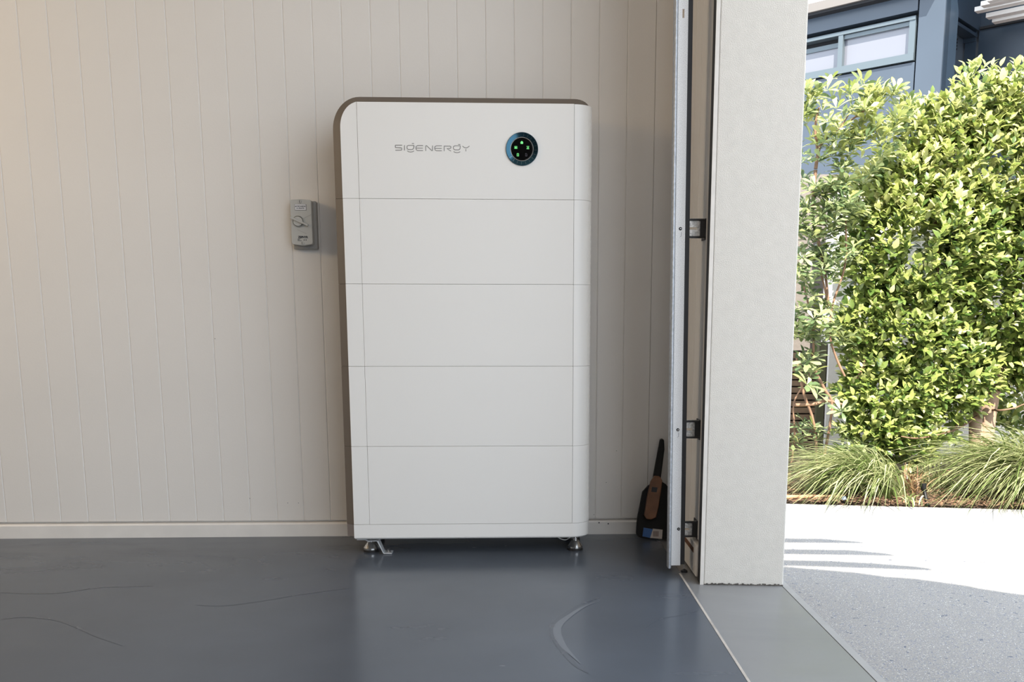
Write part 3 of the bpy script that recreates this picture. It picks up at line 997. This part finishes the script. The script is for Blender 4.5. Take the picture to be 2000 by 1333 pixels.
for fx, fz in ((0.46, 0.945), (0.50, 0.05)):
    x, zc = il(fx, fz)
    sc_ = MB().lathe_y([(0.0062, 0.001), (0.0062, -0.0012), (0.0052, -0.002)], 20, (x, YI, zc)).build('screw', m_iso, iso, smooth=True)
    MB().box(x - 0.0008, x + 0.0008, YI - 0.0023, YI - 0.0018, zc - 0.004, zc + 0.004).build('slot', m_dark, sc_)
x, zc = il(0.355, 0.52)
MB().lathe_y([(0.0185, 0.001), (0.0185, -0.003), (0.0175, -0.004), (0.0165, -0.003), (0.0165, 0.0)], 40, (x, YI, zc)).build('dial_ring', m_iso, iso, smooth=True, angle=30)
dial = MB().lathe_y([(0.0150, 0.001), (0.0150, -0.005), (0.0138, -0.006)], 40, (x, YI, zc)).build('dial', m_iso, iso, smooth=True, angle=30)
ang = math.radians(-24)
ca, sa = math.cos(ang), math.sin(ang)
hp = [(x + ca * a - sa * b_, zc + 0.002 + sa * a + ca * b_) for a, b_ in ((-0.023, -0.003), (0.036, -0.0035), (0.037, 0.0), (0.034, 0.003), (-0.023, 0.003))]
MB().prism_y(hp, YI - 0.016, YI - 0.004).build('handle', m_iso, iso, bevel=0.001)
for (a0, a1) in (((0.53, 0.57), (0.98, 0.67)), ((0.30, 0.345), (0.72, 0.255))):
    p0, p1 = il(*a0), il(*a1)
    t = np.array(p1) - np.array(p0)
    t = t / np.linalg.norm(t)
    nn = np.array([-t[1], t[0]]) * 0.0006
    MB().prism_y([tuple(np.array(p0) + nn), tuple(np.array(p1) + nn), tuple(np.array(p1) - nn), tuple(np.array(p0) - nn)], YI - 0.0006, YI + 0.001).build('cover_ridge', m_isob, iso)
x0_, z1_ = il(0.225, 0.885)
x1_, z0_ = il(0.745, 0.765)
lb = MB().box(x0_, x1_, YI - 0.0012, YI + 0.001, z0_, z1_).build('name_plate', m_lab, iso, label='white engraved label')
MB().box(x0_ - 0.0008, x1_ + 0.0012, YI - 0.0004, YI + 0.001, z0_ - 0.0012, z1_ + 0.0006).build('plate_edge', m_ink, lb)
xm = (x0_ + x1_) / 2
hgt = z1_ - z0_
for tline, fz in (('BATTERY INVERTER', 0.66), ('A.C. ISOLATOR', 0.32)):
    o = text(tline, (xm, YI - 0.0014, z0_ + hgt * fz), 0.0050, m_ink, lb, sx_=0.72, bold=0.0001)
x, zc = il(0.52, 0.18)
text('ZEPHYR', (x + 0.002, YI - 0.0006, zc), 0.0088, m_ink, iso, sx_=0.95, bold=0.0004)
xs, _ = il(0.29, 0.16)
for i, wd_p in enumerate((0.0085, 0.0060, 0.0125)):
    zq = zc - 0.0056 - 0.0026 * i
    MB().box(xs, xs + wd_p, YI - 0.0006, YI + 0.0005, zq - 0.0006, zq + 0.0006).build('small_print', m_ink, iso)
for fx in (0.60, 0.69):
    xq, _ = il(fx, 0)
    MB().lathe_y([(0.0017, 0.001), (0.0017, -0.0006)], 10, (xq, YI, zc - 0.0085)).build('approval_mark', m_ink, iso)

# ================================================================== DOOR TRACK
TY = -0.50
trk = empty('door_track', (0.46, TY, 0), 'galvanised vertical garage door track beside the pillar', 'door track')


def tx(z):
    return -0.0101 * (z - 0.022)


ZT = 2.3


def tprism(prof, z0, z1, name, m, **k):
    return MB().loft([[(x + tx(zz), y, zz) for x, y in prof] for zz in (z0, z1)]).build(name, m, trk, **k)


# face strip with a vertical slot near the top
xa, xb = 0.4520, 0.4798
zs0, zs1 = P(1335, 35, Y=TY)[2], P(1335, 17.5, Y=TY)[2]
sxm = P(1335, 26, Y=TY)[0] - tx((zs0 + zs1) / 2)
prof = lambda a, c: [(a, TY), (c, TY), (c, TY + 0.003), (a, TY + 0.003)]
mb = MB()
for a, c, z0, z1 in ((xa, xb, 0.022, zs0), (xa, xb, zs1, ZT), (xa, sxm - 0.0026, zs0, zs1), (sxm + 0.0026, xb, zs0, zs1)):
    mb.loft([[(x + tx(zz), y, zz) for x, y in prof(a, c)] for zz in (z0, z1)])
mb.build('face_strip', m_galv, trk)
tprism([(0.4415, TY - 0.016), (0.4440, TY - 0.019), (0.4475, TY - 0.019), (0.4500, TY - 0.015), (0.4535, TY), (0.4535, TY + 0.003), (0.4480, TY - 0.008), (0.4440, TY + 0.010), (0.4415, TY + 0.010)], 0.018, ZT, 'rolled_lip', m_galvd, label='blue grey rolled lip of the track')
tprism([(0.4798, TY + 0.002), (0.4930, TY + 0.004), (0.4930, TY + 0.045), (0.4905, TY + 0.045), (0.4905, TY + 0.0065), (0.4798, TY + 0.005)], 0.024, ZT, 'angle_flange', m_galvk, label='return flange with its shade painted dark')  # the shade on this return is put into its near-black colour
for x, y in ((1329, 447), (1324, 840), (1325.5, 1034)):
    p = P(x, y, Y=TY - 0.001)
    s_ = MB().lathe_y([(0.0045, 0.0), (0.0042, -0.0025), (0.0022, -0.0038)], 14, (p[0], TY - 0.0002, p[2])).build('screw', m_galvk, trk, smooth=True, angle=40)
    MB().box(p[0] - 0.0016, p[0] + 0.0016, TY - 0.0044, TY - 0.0036, p[2] - 0.0005, p[2] + 0.0005).build('screw_slot', m_steel, s_)
    q = [(p[0] - 0.001, p[2] - 0.009), (p[0] + 0.0022, p[2] - 0.009), (p[0] + 0.0022, p[2] - 0.0205), (p[0] - 0.001, p[2] - 0.0215)]
    if y < 1000:
        MB().prism_y([(q[1][0], q[1][1]), (q[1][0] + 0.0006, q[1][1]), (q[2][0] + 0.0006, q[2][1]), (q[3][0], q[3][1] - 0.0005), (q[3][0], q[3][1]), (q[2][0], q[2][1] + 0.0004)], TY - 0.0006, TY + 0.001).build('slot_edge', m_galvk, trk)
# wall brackets: slotted plates reaching from the track to the return wall
for y0, y1, slot in ((427, 466, True), (821, 857, True), (1018, 1050, True)):
    za, zb = P(1352, y1, Y=-0.488)[2], P(1352, y0, Y=-0.488)[2]
    zc = (za + zb) / 2
    h = zb - za
    xl_, xr_ = 0.470, NIBX - 0.0002
    xm_ = 0.497
    mb = MB()
    Yb = -0.489
    zs = 0.0042
    for a, c, z0, z1 in ((xm_ + 0.009, xr_, za, zb), (xl_, xm_ + 0.009, za, zc - zs + 0.001), (xl_, xm_ + 0.009, zc + zs - 0.001, zb)):
        mb.box(a, c, Yb, Yb + 0.0025, z0, z1)
    bo = mb.build('wall_bracket', m_brk, trk)
    for zz in (zb - 0.006, za + 0.001):
        MB().box(xl_, xr_, Yb - 0.005, Yb + 0.001, zz, zz + 0.005).build('stiffening_rib', m_galvk, bo, bevel=0.0012)
    MB().box(NIBX - 0.003, NIBX - 0.0001, Yb - 0.002, Yb + 0.045, za - 0.004, zb).build('wall_flange', m_galvk, bo)  # flange and folded end coloured dark for the shade they sit in
    MB().box(0.514, 0.5265, Yb - 0.004, Yb - 0.0002, za + 0.001, zb - 0.001).build('folded_end', m_galvk, bo)
rod = [P(1336.5, 1082, Y=-0.47), P(1336.5, 1110, Y=-0.47)]
MB().tube([(rod[0][0], -0.47, rod[0][2]), (rod[0][0], -0.47, 0.004)], 0.0011, 6).build('thin_rod', m_galvd, trk)
MB().lathe([(0.010, -0.0055), (0.010, -0.002), (0.002, 0.003)], 12, (rod[0][0] + 0.001, -0.47, 0)).build('rod_foot', m_galvk, trk)

# ================================================================== DUSTPAN AND BRUSH
dp = empty('dustpan', (0.44, -0.06, 0), 'black dustpan standing upright in the corner behind the track', 'dustpan')
YD = -0.10


def dq(pts, yy=YD):
    return [(P(x, y, Y=yy)[0], P(x, y, Y=yy)[2]) for x, y in pts]


base = P(1270, 1049, Y=YD)[2]


def lean(x, zz, off):
    """the pan leans back against the wall"""
    return (x, YD + 0.085 * (zz / 0.32) + off, zz)


pan = dq([(1243, 1040), (1246, 1012), (1258, 962), (1270, 950), (1284, 943), (1294, 940), (1306, 948), (1318, 962), (1326, 1010), (1322, 1050), (1262, 1048), (1248, 1046)])
zmin = min(zz for _, zz in pan)
pan = [(x, zz - zmin + 0.001) for x, zz in pan]
MB().loft([[lean(x, zz, 0.0) for x, zz in pan], [lean(x, zz, 0.012) for x, zz in pan]]).build('pan', m_blackp, dp, bevel=0.002)
hn = [(x, zz - zmin + 0.001) for x, zz in dq([(1277, 950), (1293, 950), (1296, 931), (1305, 880), (1305, 861), (1300, 859.5), (1297, 862), (1281, 930)])]
MB().loft([[lean(x, zz, -0.008) for x, zz in hn], [lean(x, zz, 0.012) for x, zz in hn]]).build('pan_handle', m_blackp, dp, bevel=0.004)
stx = [(x, zz - zmin + 0.001) for x, zz in dq([(1258, 1028), (1276, 1031), (1270, 1047), (1255, 1044)])]
MB().loft([[lean(x, zz, -0.0008) for x, zz in stx], [lean(x, zz, 0.0) for x, zz in stx]]).build('blue_sticker', m_blue, dp, label='blue half of the pan sticker')
stx = [(x, zz - zmin + 0.001) for x, zz in dq([(1276, 1030), (1295, 1032), (1293, 1049), (1270, 1047)])]
wst = MB().loft([[lean(x, zz, -0.0008) for x, zz in stx], [lean(x, zz, 0.0) for x, zz in stx]]).build('white_sticker', mat('sticker_white', (0.55, 0.50, 0.46), 0.5), dp, label='white half of the pan sticker')
mb = MB()
for i in range(7):
    bx = [(x, zz - zmin + 0.001) for x, zz in dq([(1276.5 + 1.6 * i, 1034.5), (1277.3 + 1.6 * i, 1034.6), (1276.6 + 1.6 * i, 1044.6), (1275.8 + 1.6 * i, 1044.5)])]
    mb.loft([[lean(x, zz, -0.0012) for x, zz in bx], [lean(x, zz, -0.0006) for x, zz in bx]])
mb.build('printed_bars', mat('print_brown', (0.12, 0.05, 0.04), 0.6), wst)
bh = empty('hand_brush', (0.42, -0.08, 0.08), 'wooden handled hand brush clipped inside the black dustpan', 'brush')
wd_ = [(x, zz - zmin + 0.001) for x, zz in dq([(1258, 1003), (1261, 990), (1266, 965), (1273, 940), (1281, 929), (1292, 930), (1296, 938), (1293, 955), (1287, 985), (1281, 1006), (1271, 1010), (1262, 1009)])]
MB().loft([[lean(x, zz, -0.030) for x, zz in wd_], [lean(x, zz, -0.014) for x, zz in wd_]]).build('wooden_back', m_wood, bh, bevel=0.003)
MB().loft([[lean(x, 0.9 * zz + 0.008, -0.0145) for x, zz in wd_], [lean(x, 0.9 * zz + 0.008, -0.0005) for x, zz in wd_]]).build('bristles', m_black, bh, kind='stuff')
lb_ = [(x, zz - zmin + 0.001) for x, zz in dq([(1275, 949), (1286, 950), (1283.5, 959), (1273, 958)])]
MB().loft([[lean(x, zz, -0.0310) for x, zz in lb_], [lean(x, zz, -0.0298) for x, zz in lb_]]).build('dark_label', m_ink, bh)

# ================================================================== PLANTS
def leaf_shape(pr, fold=0.22, curl=0.18, tw=0.0):
    """pr: list of (t, half width); returns verts (unit length along +X, normal +Z) and faces"""
    v, f = [], []
    for t, h in pr:
        zc = -curl * t * t
        v += [(t, h, zc + fold * h), (t, 0, zc), (t, -h, zc + fold * h)]
    for i in range(len(pr) - 1):
        a = 3 * i
        f += [(a, a + 3, a + 4, a + 1), (a + 1, a + 4, a + 5, a + 2)]
    return np.array(v, float), f


OV = [(0.0, 0.012), (0.14, 0.16), (0.36, 0.275), (0.62, 0.25), (0.85, 0.12), (1.0, 0.008)]
OB = [(0.0, 0.012), (0.22, 0.05), (0.50, 0.13), (0.76, 0.17), (0.92, 0.10), (1.0, 0.01)]
SHAPES = {'ovate': [leaf_shape(OV, 0.25, c) for c in (0.05, 0.18, 0.32)], 'obovate': [leaf_shape(OB, 0.2, c) for c in (0.08, 0.22, 0.40)]}


def frame(d, up):
    d = d / np.linalg.norm(d)
    s_ = np.cross(up, d)
    if np.linalg.norm(s_) < 1e-4:
        s_ = np.cross(np.array([0, 1, 0.1]), d)
    s_ = s_ / np.linalg.norm(s_)
    n_ = np.cross(d, s_)
    return np.stack([d, s_, n_], 1)


def place_leaves(root, leaves, kind, m, pale_m, nparts=300, name='leaf', rest='foliage'):
    """leaves: (pos, dir, up, size, is_pale).  The ones showing largest are single objects, the rest one mesh"""
    shp = SHAPES[kind]
    protos = {}
    scored = []
    for i, l in enumerate(leaves):
        d_ = depth(l[0])
        x, y = topix(l[0])
        vis = 1560 < x < 2010 and 90 < y < 1010
        scored.append((-(l[3] / d_ ** 3) if vis else 1, i))
    scored.sort()
    parts = set(i for s_, i in scored[:nparts] if s_ < 0)
    vv = {0: [], 1: []}
    ff = {0: [], 1: []}
    nv = {0: 0, 1: 0}
    for i, (p, d, upv, size, is_pale) in enumerate(leaves):
        si = i % len(shp)
        Fm = frame(d, upv)
        if i in parts:
            key = (si, is_pale)
            if key not in protos:
                me = bpy.data.meshes.new(name)
                me.from_pydata([tuple(q) for q in shp[si][0]], [], shp[si][1])
                me.shade_smooth()
                me.materials.append(pale_m if is_pale else m)
                protos[key] = me
            mt = Matrix.Identity(4)
            for r_ in range(3):
                for c_ in range(3):
                    mt[r_][c_] = Fm[r_, c_] * size
                mt[r_][3] = p[r_]
            linked(name, protos[key], root, mtx=mt)
        else:
            k = 1 if is_pale else 0
            q = shp[si][0] * size @ Fm.T + p
            vv[k].append(q)
            ff[k] += [tuple(j + nv[k] for j in f_) for f_ in shp[si][1]]
            nv[k] += len(q)
    verts = []
    faces = []
    mi = []
    o_ = 0
    for k in (0, 1):
        if not vv[k]:
            continue
        a = np.concatenate(vv[k])
        verts += [tuple(q) for q in a]
        faces += [tuple(j + o_ for j in f_) for f_ in ff[k]]
        mi += [k] * len(ff[k])
        o_ += len(a)
    me = bpy.data.meshes.new(rest)
    me.from_pydata(verts, [], faces)
    me.materials.append(m)
    me.materials.append(pale_m)
    me.polygons.foreach_set('material_index', mi)
    me.shade_smooth()
    o = bpy.data.objects.new(rest, me)
    col.objects.link(o)
    o.parent = root
    o.matrix_parent_inverse = Matrix.Translation(root.location).inverted()
    o['kind'] = 'stuff'
    return o


def rv():
    v = rng.normal(size=3)
    return v / np.linalg.norm(v)


def blob_points(blobs, n, Y0):
    """points near the surface of a union of ellipsoids given as (px, py, radius px, y offset)"""
    bl_ = []
    for x, y, r_, dy in blobs:
        c = P(x, y, Y=Y0 + dy)
        bl_.append((c, r_ * depth(c) / F))
    wts = np.array([b_[1] ** 2 for b_ in bl_])
    wts = wts / wts.sum()
    out = []
    while len(out) < n:
        c, R_ = bl_[rng.choice(len(bl_), p=wts)]
        d = rv()
        if d[1] > 0.55:
            continue
        rr_ = R_ * (0.62 + 0.42 * rng.random() ** 0.6)
        p = c + d * rr_ * np.array([1, 0.75, 1])
        deep = any(np.linalg.norm((p - c2) / np.array([1, 0.75, 1])) < 0.60 * r2 for c2, r2 in bl_)
        if deep and rng.random() < 0.8:
            continue
        out.append((p, d))
    return out


# ---- ficus hedge tree on the right
HY = 1.35
fic = empty('hedge_tree', tuple(P(1925, 980, Y=1.35) * np.array([1, 1, 0]) + np.array([0, 0, -0.04])), 'dense bright green hedge tree with small oval leaves and a pale forked trunk', 'tree')
blobs = [(1800, 500, 140, 0), (1930, 370, 150, 0.1), (1960, 570, 150, 0.05), (1765, 660, 105, -0.05), (1740, 780, 85, -0.1), (1835, 725, 90, -0.05), (1725, 430, 70, 0.05), (1765, 868, 52, -0.1),
         (1990, 225, 62, 0), (1905, 225, 55, 0.02), (2110, 470, 200, 0.05), (2090, 660, 100, 0), (1840, 345, 70, 0), (1775, 385, 70, 0), (1695, 550, 36, -0.05), (1945, 700, 60, 0.05), (1692, 650, 42, -0.1), (1705, 845, 48, -0.15), (1850, 800, 42, -0.1), (1800, 275, 42, 0.05), (1835, 265, 34, 0), (2015, 725, 62, 0.05), (1990, 812, 30, 0.3), (1968, 840, 20, 0.3)]
leaves = []
for p, d in blob_points(blobs, 6800, HY):
    tip = d * 0.55 + np.array([0, -0.1, 0.7]) + rv() * 0.45
    tip = tip / np.linalg.norm(tip)
    L = 0.06 + 0.06 * rng.random()
    side = np.cross(tip, rv())
    side = side / np.linalg.norm(side)
    hi = p[2] > 1.15  # pale leaves crowd the top, putting its strong light into the colour
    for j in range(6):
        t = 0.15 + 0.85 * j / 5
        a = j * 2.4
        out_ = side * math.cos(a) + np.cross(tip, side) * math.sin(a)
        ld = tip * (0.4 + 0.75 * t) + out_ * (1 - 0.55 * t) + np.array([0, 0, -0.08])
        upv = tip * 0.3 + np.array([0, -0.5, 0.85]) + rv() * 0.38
        is_pale = int(rng.random() < ((0.75 if hi else 0.32) if t > 0.55 else (0.3 if hi else 0.05)))
        leaves.append((p + tip * L * t, ld, upv, (0.033 + 0.022 * rng.random()) * (0.8 if t > 0.9 else 1), is_pale))
place_leaves(fic, leaves, 'ovate', m_leaf, m_leafy)


def pxtube(name, pts, rads, Y0, m, parent, n=10):
    """pts (px, py[, dy]); rads in pixels"""
    pp, rr_ = [], []
    for q, r_ in zip(pts, rads):
        p = P(q[0], q[1], Y=Y0 + (q[2] if len(q) > 2 else 0))
        pp.append(tuple(p))
        rr_.append(r_ * depth(p) / F)
    k = 4
    sp = spl(pp, k)
    rs = [rr_[min(i // k, len(rr_) - 1)] * (1 - (i % k) / k) + rr_[min(i // k + 1, len(rr_) - 1)] * (i % k) / k for i in range(len(sp))]
    return MB().tube(sp, rs, n).build(name, m, parent, smooth=True, angle=60)


pxtube('trunk', [(1922, 1000), (1920, 930), (1921, 870), (1930, 800), (1950, 730), (1975, 660), (2010, 580), (2030, 450)], [25, 21, 19, 16, 13, 11, 9, 7], HY, m_bark, fic, 14)
pxtube('trunk', [(1912, 1000), (1908, 930), (1906, 850), (1904, 780), (1895, 700), (1890, 600), (1880, 500)], [18, 14, 13, 12, 9, 8, 6], HY - 0.02, m_bark, fic, 12)
for pts in ([(1893, 690), (1850, 600), (1832, 500), (1825, 400)], [(1950, 730), (1935, 600), (1935, 480), (1940, 330)], [(1935, 600), (1905, 520), (1880, 420)], [(1900, 770), (1850, 850), (1800, 830), (1740, 800)], [(1975, 660), (1985, 520), (1970, 400)]):
    pxtube('branch', pts, [6, 5, 4, 3], HY, m_barkd, fic, 7)
for pts in ([(1925, 800, 0), (1870, 838, -.14), (1800, 856, -.28), (1760, 853, -.3)], [(1935, 800, -.02), (1955, 802, -.1), (1985, 796, -.1), (2010, 785, -.1)]):
    pxtube('twig', pts, [2.6, 2.0, 1.6, 1.1], HY, m_barkr, fic, 6)

# ---- umbrella shrub on the left, leaves in whorls
UY = 1.15
umb = empty('umbrella_shrub', tuple(P(1560, 985, Y=UY) * np.array([1, 1, 0]) + np.array([0, 0, -0.04])), 'open shrub with whorled narrow leaves beside the pillar', 'shrub')
whorls = []
for x, y, r_, n_, s_ in ((1640, 240, 85, 40, .85), (1720, 230, 60, 26, .85), (1600, 330, 65, 26, .8), (1680, 310, 65, 24, .8), (1590, 430, 55, 42, .75), (1640, 400, 55, 30, .75), (1590, 530, 50, 40, .75), (1635, 490, 40, 8, .75),
                         (1585, 630, 48, 34, .85), (1650, 650, 25, 5, .8), (1575, 720, 30, 9, .9), (1660, 855, 45, 10, 0.85), (1620, 790, 50, 5, .8), (1565, 200, 30, 10, .8), (1570, 850, 28, 10, .75), (1765, 200, 30, 7, .8), (1700, 185, 30, 6, .85)):
    c = P(x, y, Y=UY)
    R_ = r_ * depth(c) / F
    for _ in range(int(n_ * 1.35)):
        d = rv()
        p = c + d * R_ * (0.5 + 0.5 * rng.random()) * np.array([1, 0.9, 1])
        whorls.append((p, s_, y))
whorls.append((P(1576, 752, Y=1.0), 1.05, 700))
ul = []
stems = []
for p, s_, y in whorls:
    ax = np.array([0, -0.15, 0.9]) + rv() * 0.55
    ax = ax / np.linalg.norm(ax)
    nl = rng.integers(6, 9)
    ph = rng.random() * 6.28
    sd = np.cross(ax, rv())
    sd = sd / np.linalg.norm(sd)
    s2_ = np.cross(ax, sd)
    for j in range(nl):
        a = ph + 2 * math.pi * j / nl
        o_ = sd * math.cos(a) + s2_ * math.sin(a)
        tilt = 0.25 + 0.5 * rng.random() + (0.4 if y < 260 else 0)
        ld = o_ + ax * tilt
        ul.append((p + o_ * 0.004, ld, ax + rv() * 0.15, (0.058 + 0.026 * rng.random()) * s_, int(rng.random() < (0.6 if y < 320 else 0.12))))  # more pale leaves high up, painting in the bright top
place_leaves(umb, ul, 'obovate', m_leafs, m_leafy)
for pts, rad in (([(1600, 1000), (1598, 940), (1590, 830), (1570, 770), (1556, 700)], [6, 6, 5, 5, 4]),
                 ([(1600, 940), (1625, 800), (1610, 760), (1590, 715), (1588, 640), (1570, 560)], [6, 5, 6, 6, 4, 3]),
                 ([(1545, 905), (1552, 850), (1550, 790), (1565, 760)], [4, 4, 3, 3]),
                 ([(1550, 792), (1590, 790), (1615, 783), (1650, 792)], [7, 7, 6, 4]),
                 ([(1650, 735), (1640, 715), (1630, 690), (1622, 660), (1625, 600), (1650, 520), (1652, 430)], [4, 5, 4, 4, 4, 4, 3]),
                 ([(1590, 640), (1600, 610), (1615, 590), (1600, 520)], [5, 5, 4, 3]),
                 ([(1593, 330), (1600, 290), (1615, 270), (1640, 250), (1660, 220)], [7, 6, 4, 3, 2]),
                 ([(1593, 332), (1588, 420), (1610, 520), (1618, 600)], [7, 6, 5, 5]),
                 ([(1598, 300), (1592, 250), (1600, 210)], [6, 5, 3]),
                 ([(1640, 250), (1690, 215), (1720, 190)], [4, 3, 2]),
                 ([(1670, 745), (1685, 720), (1690, 700)], [4, 4, 3])):
    pxtube('stem', pts, [q_ * 0.52 for q_ in rad], UY, m_barkr, umb, 8)


# ---- strappy grass clumps
def grass(label, bx, by, Y0, n, lean_dir, Lr, nparts, spread, sxr=0.1, wmul=1.0, rise=1.0, gm=None, dr=0.0):
    gm = gm or m_blade
    base_ = P(bx, by, Y=Y0)
    zb_ = zg(base_[0]) + 0.01
    root = empty('grass_clump', (base_[0], Y0, zb_), label, 'grass', group=None)
    blades = []
    for i in range(n):
        b0_ = np.array([base_[0] + rng.normal() * sxr, Y0 + rng.normal() * 0.05, zb_])
        a = rng.normal() * spread
        ld = np.array(lean_dir, float)
        ca_, sa_ = math.cos(a), math.sin(a)
        ld = np.array([ld[0] * ca_ - ld[1] * sa_, ld[0] * sa_ + ld[1] * ca_, 0])
        ld = ld / np.linalg.norm(ld)
        L = Lr * (0.55 + 0.5 * rng.random())
        reach = (0.35 + 0.6 * rng.random()) * (2 - rise)
        droop = 0.5 + dr + 0.9 * rng.random()
        wd0 = (0.0022 + 0.0016 * rng.random()) * wmul
        sd = np.array([-ld[1], ld[0], 0]) * 0.8 + np.array([0, 0, 0.2]) + rv() * 0.4
        sd = sd / np.linalg.norm(sd)
        pts = []
        for j in range(7):
            t = j / 6
            pos = b0_ + ld * L * reach * (t ** 1.25) + np.array([0, 0, 1]) * L * rise * (t * (1.15 - 0.25 * reach) - droop * 0.62 * t ** 2.4)
            pos[2] = max(pos[2], zg(pos[0]) + 0.004)
            w_ = wd0 * (1 if t < 0.6 else (1 - t) / 0.4 * 0.95 + 0.05)
            pts += [pos + sd * w_, pos - sd * w_]
        f = [(2 * j, 2 * j + 1, 2 * j + 3, 2 * j + 2) for j in range(6)]
        blades.append((np.array(pts), f, pts[6][1]))
    order = sorted(range(n), key=lambda i: blades[i][2])
    av, af = [], []
    for rank, i in enumerate(order):
        pts, f, _ = blades[i]
        if rank < nparts:
            me = bpy.data.meshes.new('blade')
            me.from_pydata([tuple(q) for q in pts], [], f)
            me.materials.append(gm)
            linked('blade', me, root)
        else:
            o_ = len(av)
            av += [tuple(q) for q in pts]
            af += [tuple(k_ + o_ for k_ in q) for q in f]
    me = bpy.data.meshes.new('blades')
    me.from_pydata(av, [], af)
    me.materials.append(gm)
    o = bpy.data.objects.new('blades', me)
    col.objects.link(o)
    o.parent = root
    o.matrix_parent_inverse = Matrix.Translation(root.location).inverted()
    o['kind'] = 'stuff'
    return root


grass('arching grass clump in the bed beside the stucco pillar', 1712, 985, 0.81, 1100, (-1, -0.16), 0.56, 220, 0.42, 0.05, 0.9, 0.86, None, 0.3)
grass('large bright arching grass clump spilling over the driveway edge', 2050, 990, 0.90, 1500, (-0.9, -0.30), 0.74, 240, 0.42, 0.09, 1.05, 0.84, None, 0.25)
grass('sparse fine grass tuft between the two big grass clumps', 1825, 985, 0.95, 110, (0.1, -0.6), 0.30, 50, 1.8, 0.05, 0.6)
for i, (x, lb) in enumerate(((1768, 'short grass tuft nearest the big arching clump by the pillar'), (1783, 'short grass tuft just left of the black stake'))):
    grass(lb, x, 995, 0.63, 16, (0.2, -0.5), 0.085, 16, 2.0, 0.014, 0.9)

m_dry = leaf_mat('dry_blade', (0.16, 0.085, 0.04), (0.36, 0.24, 0.13), 0.15)
grass('dry brown grass tuft under the hedge tree branches', 1766, 985, 0.86, 130, (0.1, -0.3), 0.17, 60, 2.2, 0.03, 0.8, 1.1, m_dry)

# ---- small things in the bed
p0, p1 = P(1812, 992, Y=0.66), P(1805, 958, Y=0.70)
st = empty('irrigation_stake', (p0[0], 0.66, zg(p0[0])), 'black plastic irrigation stake in the mulch', 'stake')
MB().tube([(p0[0], 0.66, zg(p0[0]) - 0.01), tuple(p1)], 0.0075, 10).build('riser', m_blackp, st, smooth=True, angle=50)
hd = p1 + np.array([-0.002, 0.004, 0.012])
MB().tube([tuple(p1 - np.array([0, 0, 0.004])), tuple(hd), tuple(hd + np.array([-0.001, 0.002, 0.016]))], [0.009, 0.013, 0.013], 12).build('sprinkler_head', m_blackp, st, smooth=True, angle=50)
s_ = P(1832, 945, Y=1.0)
st2 = empty('irrigation_peg', (s_[0], 1.0, zg(s_[0])), 'thin dark irrigation peg standing in front of the white wall', 'stake')
t_ = P(1832, 925, Y=1.0)
MB().tube([(s_[0], 1.0, zg(s_[0])), tuple(t_)], 0.003, 8).build('peg', m_blackp, st2)
t2 = P(1836, 917, Y=1.0)
MB().tube([tuple(t_), (t_[0] - 0.004, 1.0, t_[2] + 0.014), tuple(t2), (t2[0] + 0.006, 1.0, t2[2] - 0.012)], 0.0026, 8).build('hook', m_blackp, st2)
hp = [P(x, y, Y=0.635 + 0.05 * (x - 1536) / 110) for x, y in ((1515, 999), (1536, 993), (1566, 985), (1592, 977), (1615, 974), (1634, 977), (1646, 985))]
hz = [tuple(np.array([p[0], p[1] - 0.012, max(p[2], zg(p[0]) + 0.024)])) for p in hp]
tag(MB().tube(spl(hz, 4), [0.0085] * 13 + [0.007] * 12, 10).build('fallen_stem', m_hose, smooth=True, angle=60), 'curved tan fallen stem lying along the edge of the bed', 'branch')
pb = P(1648, 985, Y=0.66)
tag(MB().lathe([(0.010, 0.0), (0.012, 0.004), (0.006, 0.016), (0.002, 0.018)], 10, (pb[0], 0.66, zg(pb[0]) + 0.010)).build('bottle_cap', mat('pale_blue_plastic', (0.30, 0.38, 0.46), 0.4)), 'small pale blue plastic cap at the end of the tan stem', 'cap')
